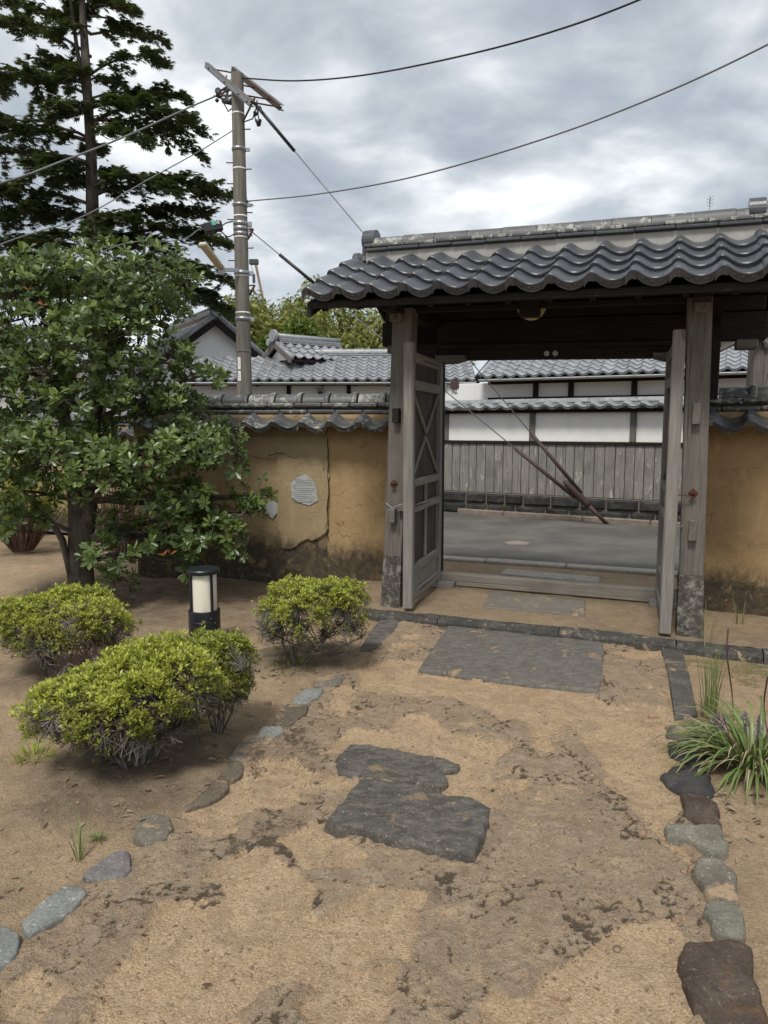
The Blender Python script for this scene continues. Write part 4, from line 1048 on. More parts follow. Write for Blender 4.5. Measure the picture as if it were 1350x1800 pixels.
MB().box(X0, X1, -.03, .06, zw + .0, zw + .045, .004).build('eave_board', MAT['wood_dark_x'], FW)
MB().box(X0, X1, -.10, .42, zw + .04, zw + .058, .004).build('eave_board', MAT['wood_dark_x'], FW)
nc = int((X1 - X0) / .265)
tilefield(FW, T_fence, T_fence, X0, nc, 1, -.16, zw + .055, radians(20), w=.265)
for k, (y_, z_) in enumerate(((-.02, .135), (.01, .165))):
    course(FW, 'flat_ridge_tile', X0, X1, .27, y_, .34 - y_, zw + z_, zw + z_ + .022, MAT['tile_far_fence'], .3 + .4 * k, None, .005)
capf = halfround('ridge_cap', .268, .075, flat=.8, n_=6); capf.materials.append(MAT['tile_far_fence'])
x = X0
while x < X1 - .2:
    o = link('ridge_cap', capf, FW); o.location = (x, .16, zw + .19); x += .272
# kerb before it
kt = tag(link('kerb', None), kind='structure'); kt.location = fk0; kt.rotation_euler = (0, 0, FA)
x = -.02; i = 0
while x < 9:
    L = (.9, 1.4, 1.1, 1.6)[i % 4]; MB().box(x + .005, x + L - .005, .0, .15, -.04, .095, .015).build('kerb_block', MAT['kerb_tan'], kt); x += L; i += 1
sheet('verge', [tuple((o0 + fd * s_ - fn * t_)[:2]) for s_, t_ in ((-14, -.3), (14, -.3), (14, .5), (-14, .5))], .004, 'asphalt')
# reddish worn patch on the road
stone('road_stain', None, [(885, 952), (910, 950), (932, 953), (925, 957), (896, 957)], .0012, 'kerb_tan', z=RZ + .004, rough=.0003, rim=.3)
bpy.data.objects['road_stain']['kind'] = 'structure'

# ------------------------------------------------------------------ houses across the street
def house(name, label, a, b):
    d = (b - a); d.z = 0; h = thing(name, label, 'house', (a.x, a.y, 0), atan2(d.y, d.x)); return h, d.length
tf = MAT['tile_far']; pwf = MAT['plaster_far']
capt = halfround('ridge_cap', .27, .09, flat=.9, n_=8); capt.materials.append(tf)
def ridge(h, x0, x1, y, z, layers=3, w0=.17, caps=True):
    for k in range(layers):
        course(h, 'flat_ridge_tile', x0, x1, .28 + .01 * k, y - w0 + .012 * k, y + w0 - .012 * k, z + k * .05, z + k * .05 + .034, tf, .25 + .37 * k, None, .006)
    MB().box(x0 + .01, x1 - .01, y - w0 + .05, y + w0 - .05, z - .12, z + layers * .05, .004).build('ridge_mortar', MAT['plaster_grey'], h)
    x = x0
    while x < x1 - .1:
        o = link('ridge_cap', capt, h); o.location = (x, y, z + layers * .05); x += .272
PA = radians(24)
# left hand long house: eave runs parallel to the picture
ea = G(300, 671, 2.66); eb = G(836, 672.5, 2.66)
ea = Vector((ea.x, eb.y + .1, 2.66)); HA, LA = house('long_house', 'low long house with pale grey tiled roof seen above the left garden wall', ea, eb)
ROWS = 7; ncA = int(LA / .265)
depthA = ROWS * .235 * cos(PA)
def skipA(x, y):            # raking right hand end
    return False
tilefield(HA, T_far, T_far_eave, LA - ncA * .265, ncA, ROWS, -.04, 2.70, PA, ex=.235)
ZA = 2.70 + ROWS * .235 * sin(PA); YA = ROWS * .235 * cos(PA)
mb = MB().hexa([(x, y, 2.66 + y * tan(PA) + o_) for x in (0, LA) for y in (-.02, YA + .12) for o_ in (-.02, .03)], .004); mb.build('roof_deck', MAT['wood_dark_x'], HA)
mb = MB().hexa([(x, y, 2.66 + (2 * YA + .2 - y) * tan(PA) + o_) for x in (0, LA) for y in (YA + .10, 2 * YA + .2) for o_ in (-.02, .05)], .004); mb.build('back_roof', tf, HA)
xr = inv and (G(530, 625, ZA).x - ea.x)
ridge(HA, 3.0 if xr < 0 else 2.62, LA - .05, YA + .06, ZA - .02, 4)
def gutter(h, x0, x1, y, z):
    mb = MB(); k = 7
    for x in (x0, x1):
        for rr in (.055, .049):
            for j in range(k): t = pi + pi * j / (k - 1); mb.v.append((x, y + rr * cos(t), z + rr * sin(t)))
    for j in range(k - 1):
        mb.f += [(j, j + 1, 2 * k + j + 1, 2 * k + j), (k + j + 1, k + j, 3 * k + j, 3 * k + j + 1)]
    mb.f += [(0, 2 * k, 3 * k, k), (k - 1, 2 * k - 1, 4 * k - 1, 3 * k - 1)]
    mb.build('gutter', MAT['metal_gutter'], h, True, True)
gutter(HA, -.02, LA + .02, -.10, 2.665)
x = .3
while x < LA:
    MB().box(x - .012, x + .012, -.16, .0, 2.655, 2.672, .002).build('gutter_bracket', MAT['metal_galv'], HA); x += .9
MB().box(0, LA, .55, .75, -.1, 2.75, .01).build('wall', pwf, HA)
MB().box(0, LA, .51, .549, 2.16, 2.26, .006).build('wall_beam', MAT['wood_dark_x'], HA)
MB().box(0, LA, .515, .549, 1.2, 2.16, .006).build('board_wall', MAT['wood_board_x'], HA)
MB().box(0, LA, .50, .549, 2.62, 2.72, .006).build('wall_beam', MAT['wood_dark_x'], HA)
for px in (508, 613, 700, 760):
    x = (W(px, 680, ea.y + .6).x - ea.x); MB().box(x - .05, x + .05, .50, .548, 2.26, 2.62, .005).build('post', MAT['wood_dark_z'], HA)
x = (W(563, 680, ea.y + .5).x - ea.x); vb = MB().box(x - .08, x + .08, .44, .548, 2.33, 2.55, .01).build('vent_box', MAT['plaster_grey'], HA)
mb = MB().tube([(x, .438, 2.44), (x, .43, 2.44)], .045, 12); mb.build('vent_hole', MAT['plastic_black'], vb)
for i in range(9):
    x = .25 + i * .82; MB().box(x - .03, x + .03, -.02, .55, 2.60, 2.655, .004).build('rafter', MAT['wood_dark_y'], HA)
# gablet on its left: cross ridge running back, with bargeboards and end disc
gx0 = G(487, 607, ZA + .18) - Vector((ea.x, ea.y, 0)); gx0 = Vector((gx0.x, YA - .55, ZA + .42))
gd = Vector((.78, .62, 0)).normalized(); gs = Vector((gd.y, -gd.x, 0))
gl_ = 1.9; hw = .78; dz_ = .44
A0 = Vector((W(487, 605, ea.y + YA - .4).x - ea.x, YA - .4, W(487, 605, ea.y + YA - .4).z)); A1 = A0 + gd * gl_
cols = 7
for s_ in (1, -1):
    q = [A0, A1, A1 + gs * s_ * hw - Vector((0, 0, dz_)), A0 + gs * s_ * hw - Vector((0, 0, dz_))]
    MB().add([p for p in q] + [p - Vector((0, 0, .05)) for p in q], [(0, 1, 2, 3), (7, 6, 5, 4), (0, 4, 5, 1), (1, 5, 6, 2), (2, 6, 7, 3), (3, 7, 4, 0)]).build('gablet_deck', MAT['wood_dark_x'], HA, fix=True)
    slope = atan2(dz_, hw); sl_ = math.hypot(hw, dz_)
    for r in range(3):
        for i in range(cols):
            base = A0 + gd * (i * .265) + gs * s_ * (hw - r * .26) - Vector((0, 0, dz_ - r * .26 * sin(slope) / cos(slope) * cos(slope)))
            base.z = A0.z - dz_ + (r * .26) * tan(slope) + .02
            o = link('tile', T_far, HA)
            # local x along gd (or against), local y up the slope
            up_ = (-gs * s_ * cos(slope) + Vector((0, 0, sin(slope)))).normalized(); xx = gd if up_.cross(gd).z < 0 else -gd
            zz_ = xx.cross(up_).normalized()
            if zz_.z < 0: xx = -xx; zz_ = xx.cross(up_)
            M = Matrix((xx, up_, zz_)).transposed().to_4x4()
            if xx.dot(gd) < 0: base = base + gd * .265
            M.translation = base; o.matrix_local = M
    mb = MB().bar(A0 - gd * .09 + Vector((0, 0, -.03)), A0 - gd * .09 + gs * s_ * (hw + .06) - Vector((0, 0, dz_ + .06)), .05, .12); mb.build('barge_board', MAT['wood_grey_x'], HA)
    mb = MB().tube([A0 - gd * .06 + Vector((0, 0, .06)), A0 - gd * .06 + gs * s_ * (hw + .06) - Vector((0, 0, dz_ - .03))], .055, 8); mb.build('verge_roll', tf, HA, True)
mb = MB().add([A0 + gd * .05 - Vector((0, 0, .1)), A0 + gd * .05 + gs * .6 - Vector((0, 0, .42)), A0 + gd * .05 - gs * .6 - Vector((0, 0, .42)),
               A0 + gd * .12 - Vector((0, 0, .1)), A0 + gd * .12 + gs * .6 - Vector((0, 0, .42)), A0 + gd * .12 - gs * .6 - Vector((0, 0, .42))], [(0, 1, 2), (5, 4, 3), (0, 3, 4, 1), (1, 4, 5, 2), (2, 5, 3, 0)])
mb.build('gable_plaster', pwf, HA, fix=True)
for k in range(3):
    mb = MB().bar(A0 + Vector((0, 0, .04 + k * .045)), A1 + Vector((0, 0, .04 + k * .045)), .26 - k * .03, .036); mb.build('flat_ridge_tile', tf, HA)
mb = MB().tube([A0 - gd * .05 + Vector((0, 0, .2)), A1 + Vector((0, 0, .2))], .075, 10); mb.build('ridge_roll', tf, HA, True)
mb = MB().tube([A0 - gd * .16 + Vector((0, 0, .2)), A0 - gd * .06 + Vector((0, 0, .2))], .155, 18); mb.build('ridge_end', tf, HA)
mb = MB().tube([A0 - gd * .18 - gs * .19 + Vector((0, 0, .05)), A0 - gd * .08 - gs * .19 + Vector((0, 0, .05))], .095, 14); mb.build('ridge_end', tf, HA)

# right hand house, its eave parallel to the street wall
eb0, eb1 = G(846, 668, 2.66), G(1327, 654, 2.66); dd_ = (eb1 - eb0).normalized(); eb1 = eb1 + dd_ * 2.0
HB, LB = house('street_house', 'long house with wavy silver grey tiles seen through the gate opening', eb0, eb1)
ncB = int(LB / .265); RB = 6
tilefield(HB, T_far, T_far_eave, 0, ncB, RB, -.04, 2.70, PA, ex=.235)
YB = RB * .235 * cos(PA); ZB = 2.70 + RB * .235 * sin(PA)
MB().hexa([(x, y, 2.66 + y * tan(PA) + o_) for x in (0, LB) for y in (-.02, YB + .12) for o_ in (-.02, .03)], .004).build('roof_deck', MAT['wood_dark_x'], HB)
MB().hexa([(x, y, 2.66 + (2 * YB + .2 - y) * tan(PA) + o_) for x in (0, LB) for y in (YB + .10, 2 * YB + .2) for o_ in (-.02, .05)], .004).build('back_roof', tf, HB)
ridge(HB, 0, LB, YB + .06, ZB - .02, 3)
gutter(HB, -.02, LB, -.10, 2.665)
x = .5
while x < LB: MB().box(x - .012, x + .012, -.16, .0, 2.655, 2.672, .002).build('gutter_bracket', MAT['metal_galv'], HB); x += .95
for k in range(3):
    mb = MB().bar((-.05 - .02 * k, -.12, 2.60 + k * .055), (-.05 - .02 * k, YB, ZB - .06 + k * .055), .07, .05); mb.build('barge_board', MAT['wood_dark_y'], HB)
mb = MB().tube([(.0, -.08, 2.77), (.0, YB + .05, ZB + .06)], .065, 8); mb.build('verge_roll', tf, HB, True)
MB().box(-1.4, LB, .55, .75, -.1, 2.62, .01).build('wall', pwf, HB)
MB().box(-1.4, .05, .50, .549, .9, 2.2, .006).build('board_wall', MAT['wood_board_x'], HB)
MB().box(0, LB, .50, .549, 2.20, 2.28, .006).build('wall_beam', MAT['wood_dark_x'], HB)
MB().box(0, LB, .49, .549, 2.58, 2.72, .006).build('wall_beam', MAT['wood_dark_x'], HB)
x = 0.05
while x < LB:
    MB().box(x, x + .19, .53, .549, 1.0, 2.20, .004).build('wall_board', MAT['wood_board_z'], HB); x += .195
for px in (905, 980, 1107, 1240, 1330):
    x = (G(px, 690, 2.3) - eb0); x = x.dot(dd_); MB().box(x - .06, x + .06, .485, .548, 2.28, 2.58, .005).build('post', MAT['wood_dark_z'], HB)
# hopper and elbows of the rainwater pipes where the two gutters meet
RP = thing('rainwater_pipe', 'grey rainwater pipes with a square hopper joining two house gutters', 'pipe', (0, 0, 0))
h0 = W(792, 682, eb.y - .1)
hp = lambda px, py: W(px, py, eb.y - .08)
MB().hexa([hp(799, 676) + Vector((a * .10, b * .08, c * .09)) for a in (-1, 1) for b in (-1, 1) for c in (-1, 1)], .01).build('hopper', MAT['guard_brown'], RP)
MB().tube([hp(799, 682), hp(801, 690), hp(818, 699), hp(821, 712), hp(821, 760)], .05, 10).build('pipe', MAT['metal_gutter'], RP, True)
MB().tube([hp(845, 680), hp(843, 689), hp(826, 697), hp(822, 704)], .045, 10).build('pipe', MAT['metal_gutter'], RP, True)
MB().hexa([hp(820, 676) + Vector((a * .16, b * .1 + .3, c * .16)) for a in (-1, 1) for b in (-1, 1) for c in (-1, 1)], .01).build('wall_box', pwf, RP)

# white gabled storehouse behind, left of the utility pole
ap = W(379, 556, 21.0); st_d = Vector((-.55, .835, 0)); st_g = Vector((.835, .55, 0))
HS, _ = house('storehouse', 'white plastered gabled storehouse rising behind the utility pole', ap, ap + st_g)
HS.location = (ap.x, ap.y, 0); HW_, HD_ = 2.35, 1.75; LSt = 4.7; zt = ap.z
# local: x across the gable, y along the ridge (away)
MB().prism([(-2.1, -.1), (2.1, -.1), (2.1, zt - 1.62), (0, zt - .10), (-2.1, zt - 1.62)][::-1], .25, LSt, 1).build('wall', pwf, HS, fix=True)
slp = atan2(HD_, HW_)
for s_ in (1, -1):
    MB().hexa([(s_ * x, y, zt - .06 - x * tan(slp) + o_) for x in ((0, HW_)) for y in (0, LSt + .2) for o_ in (-.06, .02)], .005).build('roof_deck', tf, HS)
    for r in range(11):
        for i in range(18 if s_ < 0 else 3):
            if s_ > 0 and i > 1: continue
            o = link('tile', T_far, HS); up_ = Vector((-s_ * cos(slp), 0, sin(slp))); yy = Vector((0, 1, 0)); xx = yy if (yy.cross(up_)).z > 0 else -yy
            M = Matrix((xx, up_, xx.cross(up_))).transposed().to_4x4()
            d_ = HW_ + .04 - r * .24 * cos(slp); M.translation = Vector((s_ * d_, .0 + i * .265 + (.265 if xx.y < 0 else 0), zt - .01 - d_ * tan(slp)))
            o.matrix_local = M
    if s_ > 0:
        pass
    MB().bar((0, .0, zt - .13), (s_ * (HW_ + .02), .0, zt - .14 - HW_ * tan(slp)), .07, .20).build('barge_board', MAT['wood_dark_x'], HS)
    MB().tube([(0, -.02, zt + .06), (s_ * (HW_ + .05), -.02, zt + .06 - (HW_ + .05) * tan(slp))], .08, 8).build('verge_roll', tf, HS, True)
for k in range(3): MB().box(-.16 + .02 * k, .16 - .02 * k, .05, LSt, zt + .05 + k * .05, zt + .088 + k * .05, .005).build('flat_ridge_tile', tf, HS)
MB().tube([(0, .0, zt + .22), (0, LSt, zt + .22)], .085, 8).build('ridge_roll', tf, HS, True)
MB().tube([(0, -.14, zt + .12), (0, -.04, zt + .12)], .14, 18).build('ridge_end', tf, HS)
# another pale house glimpsed through the broadleaf tree
hz0 = W(-140, 640, 26.0); HC, _ = house('pale_house', 'pale walled house with a grey roof glimpsed through the broadleaf tree', Vector((-19, 24, 0)), Vector((-9, 24.5, 0)))
MB().box(0, 8.5, .6, 5, -.1, 3.6, .02).build('wall', pwf, HC)
MB().prism([(-.1, 3.45), (2.9, 5.0), (5.9, 3.45), (5.9, 3.6), (2.9, 5.15), (-.1, 3.6)], -.3, 8.8, 0).build('roof', tf, HC, fix=True)
for i in range(34):
    MB().tube([(-.25 + i * .265, -.12, 3.63), (-.25 + i * .265, 2.85, 5.15)], .05, 6).build('roof_tile_row', tf, HC, True)
MB().tube([(-.35, 2.9, 5.25), (8.85, 2.9, 5.25)], .13, 8).build('ridge_roll', tf, HC, True)
for i in range(3): MB().box(1 + i * 2.6, 2.4 + i * 2.6, .56, .599, 1.2, 2.5, .01).build('window', MAT['plastic_black'], HC)

# ------------------------------------------------------------------ porch at the far right behind the wall
PY = 8.6
HR = thing('side_porch', 'old timber porch post with white pipe standing behind the right hand wall', 'porch', (0, 0, 0))
p_ = W(1329, 690, PY); MB().hexa([(p_.x + a * .085, PY + b * .085, z) for a in (-1, 1) for b in (-1, 1) for z in (0, 2.85)], .008).build('post', MAT['wood_grey_z'], HR)
q_ = W(1345, 620, PY); MB().tube([(q_.x + .09, PY - .05, .3), (q_.x + .09, PY - .05, W(1345, 600, PY).z)], .04, 10).build('downpipe', MAT['white_paint'], HR, True)
MB().tube([W(1270, 582, PY - .3), W(1300, 587, PY - .3), W(1335, 592, PY - .15), W(1346, 600, PY - .1), W(1347, 612, PY - .1)], .035, 10).build('pipe', MAT['metal_galv'], HR, True)
a, b = W(1236, 622, 9.8), W(1302, 588, 9.2)
MB().bar(a, b, .05, .17).build('barge_board', MAT['wood_pale'], HR)
a2, b2 = a + Vector((0, 0, .13)), b + Vector((0, 0, .13))
for k in range(5):
    MB().bar(a2.lerp(b2, k / 5), a2.lerp(b2, (k + .96) / 5), .2, .06).build('verge_tile', tf, HR)
MB().hexa([(x, y, z + (y - 8) * .25) for x in (W(1300, 580, 9.2).x, 6.5) for y in (8.4, 10.2) for z in (2.74, 2.82)], .01).build('roof_deck', MAT['wood_dark_x'], HR)
for k in range(7):
    MB().bar((W(1300, 580, 9.2).x + .05 + k * .33, 8.35, 2.80), (W(1300, 580, 9.2).x + .05 + k * .33, 10.2, 3.27), .045, .06).build('rafter', MAT['wood_dark_y'], HR)
tilefield(HR, T_far, T_far_eave, W(1300, 580, 9.2).x - .05, 8, 6, 8.3, 2.86, radians(14))

# ------------------------------------------------------------------ utility pole, its fittings, guys and cables
PYD = 11.9
pb = W(430, 690, PYD); ptp = W(417, 130, PYD)
def polept(py):
    t = (py - 690) / (130 - 690); return pb.lerp(ptp, t)
prad = lambda z: .135 - (z / 9) * .05
PO = thing('utility_pole', 'tall concrete utility pole rising behind the left garden wall', 'utility pole', (pb.x, PYD, 0))
O_ = Vector((pb.x, PYD, 0)); rel = lambda p: Vector(p) - O_
ax = (ptp - pb) / (ptp.z - pb.z)
def pax(z): return rel(pb + ax * (z - pb.z))
zt_ = ptp.z
MB().tube([pax(z) for z in np.linspace(-.1, zt_, 12)], [prad(z) for z in np.linspace(-.1, zt_, 12)], 24).build('shaft', MAT['concrete_pole'], PO, True)
autosmooth(bpy.data.objects['shaft'].data, 50)
def zpy(py): return polept(py).z
for py in (198, 292, 374, 411, 479, 545):        # thin white bands
    z = zpy(py); MB().tube([pax(z - .012), pax(z + .012)], prad(z) + .004, 20).build('band', MAT['white_paint'], PO, True)
for py, h in ((258, .05), (354, .045), (387, .07), (396, .07), (405, .06), (474, .07), (556, .06)):
    z = zpy(py); bd = MB().tube([pax(z - h / 2), pax(z + h / 2)], prad(z) + .010, 20).build('clamp_band', MAT['metal_galv'], PO, True)
    MB().box(prad(z) * .9, prad(z) + .07, -.02, .02, -h / 2, h / 2, .004).build('bolt_lug', MAT['metal_galv'], bd).location = pax(z)
    for k in range(9):
        t = pi + pi * (k + .5) / 9; c = pax(z) + Vector((cos(t), sin(t), 0)) * (prad(z) + .0105)
        MB().tube([c, c + Vector((cos(t), sin(t), 0)) * .002], .009, 6).build('slot', MAT['plastic_black'], bd)
for i, py in enumerate((225, 282, 293, 318, 368, 380, 430, 452, 505, 520)):
    z = zpy(py); s_ = -1 if i % 2 else 1; a = pax(z)
    MB().tube([a + Vector((s_ * prad(z) * .8, -.04, 0)), a + Vector((s_ * (prad(z) + .09), -.04, 0)), a + Vector((s_ * (prad(z) + .09), -.04, .012))], .009, 6).build('step_bolt', MAT['rust'], PO)
for py in (408, 507):
    z = zpy(py); a = pax(z); MB().bar(a + Vector((prad(z), 0, -.05)), a + Vector((prad(z) + .10, -.05, .10)), .025, .03).build('bracket', MAT['rust'], PO)
    MB().bar(a + Vector((prad(z), 0, .10)), a + Vector((prad(z) + .10, -.05, .10)), .02, .02).build('bracket', MAT['rust'], PO)
# joint line of the pole section and number plates
z = zpy(615); MB().tube([pax(z - .01), pax(z + .01)], prad(z) + .006, 20).build('joint_ring', MAT['concrete_pole'], PO, True)
for py0, py1 in ((626, 648), (651, 669)):
    zc0, zc1 = zpy(py1), zpy(py0); a = pax((zc0 + zc1) / 2)
    mb = MB()
    for z in (zc0, zc1):
        for t in np.linspace(radians(228), radians(256), 6): mb.v.append(tuple(pax(z) + Vector((cos(t), sin(t), 0)) * (prad(z) + .006)))
    mb.f = [(i, i + 1, i + 7, i + 6) for i in range(5)]
    pl = mb.build('number_plate', MAT['white_paint'], PO, True)
    for k in range(3):
        t = radians(236 + k * 5); zz_ = zc0 + (zc1 - zc0) * (.75 - .22 * k); c = pax(zz_) + Vector((cos(t), sin(t), 0)) * (prad(zz_) + .008)
        MB().tube([c, c + Vector((cos(t), sin(t), 0)) * .002], .008, 5).build('plate_mark', MAT['plastic_black'], pl)
# cross arms: two channel bars through bolts, running away to the upper left and towards us at lower right
c0 = W(384, 118, PYD + 1.25); c1 = W(466, 186, PYD - .75)
for off, w_ in ((-.14, .09), (.14, .09)):
    o2 = Vector((.55, .83, 0)) * off + Vector((off * .9, 0, off * .15))
    a, b = rel(c0) + o2, rel(c1) + o2; up_ = Vector((0, 0, 1))
    MB().bar(a, b, .012, .085).build('cross_arm', MAT['metal_galv'] if off < 0 else MAT['guard_brown'], PO)
    MB().bar(a + Vector((.03, 0, .04)), b + Vector((.03, 0, .04)), .07, .01).build('cross_arm', MAT['wood_grey_x'], PO)
    MB().bar(a + Vector((.03, 0, -.04)), b + Vector((.03, 0, -.04)), .07, .01).build('cross_arm', MAT['guard_brown'], PO)
for t in (.12, .5, .8, .97):
    c = rel(c0.lerp(c1, t)); MB().tube([c + Vector((-.24, -.1, 0)), c + Vector((.26, .1, 0))], .012, 6).build('bolt', MAT['rust'], PO)
Q = lambda px, py, dy=0: rel(W(px, py, PYD + dy))
for a, b in (((427, 214, -.1), (448, 172, -.5)), ((398, 133, .9), (398, 160, .6)), ((408, 147, .1), (384, 162, .3)), ((408, 152, .1), (386, 168, .2)), ((409, 168, 0), (385, 168, .2))):
    MB().bar(Q(*a), Q(*b), .022, .03).build('arm_brace', MAT['guard_brown'], PO)
for a, b, r in (((383, 159, .3), (386, 168, .2), .05), ((393, 177, .1), (408, 180, 0), .045), ((380, 175, .2), (383, 178, .2), .03)):
    MB().tube([Q(*a), Q(*b)], r, 8).build('insulator', MAT['plastic_black'], PO, True)
for pts in ([(398, 140, .8), (402, 160, .4), (396, 175, .1), (408, 166, 0)], [(384, 160, .3), (398, 158, .2), (409, 160, 0)], [(376, 168, .3), (392, 174, .2), (400, 178, .1), (408, 171, 0)],
            [(405, 140, .3), (400, 158, .2), (396, 172, .1)], [(386, 168, .2), (398, 190, .1), (401, 196, .1), (407, 191, 0)], [(428, 168, 0), (440, 172, -.3), (452, 186, -.5), (454, 200, -.6)],
            [(447, 200, -.4), (444, 209, -.3), (427, 215, -.1)], [(452, 176, -.6), (450, 192, -.5), (446, 198, -.4), (449, 210, -.4), (453, 222, -.4), (457, 221, -.4)], [(457, 186, -.6), (462, 198, -.6), (468, 209, -.6)],
            [(450, 180, -.5), (454, 205, -.5), (457, 222, -.4)]):
    MB().tube([Q(*p) for p in pts], .010, 5).build('jumper_wire', MAT['wire_black'], PO, True)
for a, b in (((450, 211, -.4), (455, 219, -.4)), ((458, 210, -.4), (455, 219, -.4)), ((447, 196, -.4), (451, 202, -.4))):
    MB().tube([Q(*a), Q(*b)], [.022, .030], 8).build('clamp', MAT['plastic_black'], PO, True)
# street lamp on the pole
SL = thing('street_lamp', 'long flat cream coloured street lamp on a galvanised arm of the pole', 'street lamp', (0, 0, 0))
S = lambda px, py, dy=0: W(px, py, PYD + dy)
MB().bar(S(420, 475, -.12), S(386, 474, -.35), .03, .06).build('arm', MAT['metal_galv'], SL)
MB().hexa([S(389, 475, -.36) + Vector((a * .045, b * .03, c * .07)) for a in (-1, 1) for b in (-1, 1) for c in (-1, 1)], .006).build('joint', MAT['metal_galv'], SL)
hd = MB().bar(S(389, 472, -.38), S(355, 428, -1.0), .13, .06, ch=.02).build('head', MAT['lamp_cream'], SL)
MB().bar(S(389, 469, -.36), S(357, 426, -.98), .10, .012, ch=.003).build('cover', MAT['white_paint'], SL)
MB().tube([S(399, 482, -.1), S(395, 488, -.2), S(390, 478, -.3)], .008, 5).build('lead', MAT['wire_grey'], SL)
# cable joint box on its messenger wire
CB = thing('cable_joint_box', 'dark ribbed cable joint box hanging on wires beside the pole', 'cable box', (0, 0, 0))
a, b = S(358, 402, -.2), S(391, 396, -.15)
MB().bar(a, b, .12, .15, ch=.02).build('case', MAT['plastic_black'], CB)
for t in (.15, .3, .45, .6, .75, .9):
    c = a.lerp(b, t); MB().bar(c - (b - a) * .012, c + (b - a) * .012, .135, .165, ch=.004).build('rib', MAT['plastic_black'], CB)
c = a.lerp(b, .58) + Vector((0, -.064, .035)); MB().hexa([c + Vector((x * .035, y * .006, z * .03)) for x in (-1, 1) for y in (-1, 1) for z in (-1, 1)], .001).build('label_sticker', MAT['teal_label'], CB)
c = a.lerp(b, .80) + Vector((0, -.064, .045)); MB().hexa([c + Vector((x * .03, y * .006, z * .03)) for x in (-1, 1) for y in (-1, 1) for z in (-1, 1)], .001).build('label_sticker', MAT['lime_patch'], CB)
MB().tube([b, S(397, 392, -.1), S(409, 389, 0)], .012, 6).build('lead', MAT['wire_grey'], CB)
def catenary(pts, k=14):
    """smooth curve through few places"""
    out = []; P = [Vector(p) for p in pts]
    P = [P[0] * 2 - P[1]] + P + [P[-1] * 2 - P[-2]]
    for i in range(1, len(P) - 2):
        for q in range(k):
            t = q / k; a, b, c, d = P[i - 1:i + 3]
            out.append(.5 * ((2 * b) + (c - a) * t + (2 * a - 5 * b + 4 * c - d) * t * t + (3 * b - a - 3 * c + d) * t ** 3))
    return out + [P[-2]]
def cable(label, pts, r, mat='wire_black', twist=0.0):
    c = catenary(pts)
    o = MB().tube(c, r, 6).build('cable', MAT[mat], None, True); tag(o, label, 'cable', 'overhead cables'); return o
cable('upper of two cables sagging from the pole top to the upper right', [S(423, 137), W(520, 142, 11.0), W(640, 132, 10.0), W(800, 101, 9.0), W(960, 59, 8.2), W(1135, -5, 7.4), W(1500, -170, 6.2)], .011)
cable('lower twisted cable from the middle of the pole to the right', [S(432, 354), W(560, 341, 11.0), W(730, 310, 10.0), W(950, 246, 9.0), W(1150, 171, 8.2), W(1350, 78, 7.4), W(1600, -60, 6.4)], .010, 'wire_grey')
cable('thick bundle of cables leaving the pole top to the left across the fir', [S(384, 166, .3), S(372, 172, .2), W(330, 190, 11.6), W(220, 240, 10.8), W(110, 283, 10.2), W(0, 322, 9.8), W(-300, 400, 8.6)], .013, 'wire_grey')
cable('thin cable leaving the pole to the left, level with the crossing fir branches', [S(408, 230), W(350, 266, 11.5), W(260, 316, 11.0), W(140, 383, 10.4), W(0, 430, 9.8), W(-300, 560, 8.6)], .008, 'wire_grey')
cable('cable sagging left from the ribbed joint box', [S(358, 402, -.2), S(347, 405, -.2), W(330, 417, 11.5), W(300, 424, 11.2), W(220, 428, 10.8), W(110, 470, 10.4), W(-20, 490, 9.8), W(-300, 560, 8.6)], .008, 'wire_grey')
cable('short slack cable looping under the joint box to the pole', [S(362, 414, -.2), S(376, 409, -.2), S(388, 407, -.15), S(400, 416, -.1), S(411, 412, 0)], .009)
anc = G(1068, 922, .0)
def guy(label, p0, g0, g1, g2, g3, h0):
    g = thing('guy_wire', label, 'guy wire', (anc.x, anc.y, 0), group='guy wires of the pole'); A = anc - anc; B = p0 - anc
    top_ = lambda px: None
    def at(px, py):     # nearest point of the straight guy line to that view ray
        d = ray(px, py); o = Vector((0, 0, EYE)); u_ = B.normalized(); w0 = anc - o; a = 1; b = u_.dot(d); c = d.dot(d); d_ = u_.dot(w0); e = d.dot(w0); s_ = (b * e - c * d_) / (a * c - b * b); return u_ * s_
    MB().tube([A + B.normalized() * .25, B], .009, 6).build('wire', MAT['wire_grey'], g, True)
    MB().tube([at(*g0), at(*g1)], .026, 8).build('upper_guard', MAT['plastic_black'], g, True)
    MB().tube([at(*g2), at(*g3)], .030, 8).build('lower_guard', MAT['guard_brown'], g, True)
    return g
pt1 = S(436, 168, -.25)
guy('guy wire from the pole top, the steeper one, ending in brown guards at the street', pt1, (440, 176), (515, 268), (926, 768), (1014, 872), 0)
guy('flatter guy wire, running from the middle of the pole to the street', S(436, 402), (491, 448), (553, 498), (906, 786), (1012, 874), 0)
AN = thing('guy_anchor', 'thick brown sleeve over the foot where both guy wires meet', 'anchor', (anc.x, anc.y, 0))
u_ = ((pt1 + S(436, 402)) / 2 - anc).normalized()
MB().tube([u_ * -.05, u_ * .48], .032, 10).build('rod', MAT['guard_brown'], AN, True)
MB().tube([u_ * .44, u_ * .50, u_ * .95, u_ * 1.02], [.035, .058, .054, .035], 12).build('sleeve', MAT['guard_brown'], AN, True)

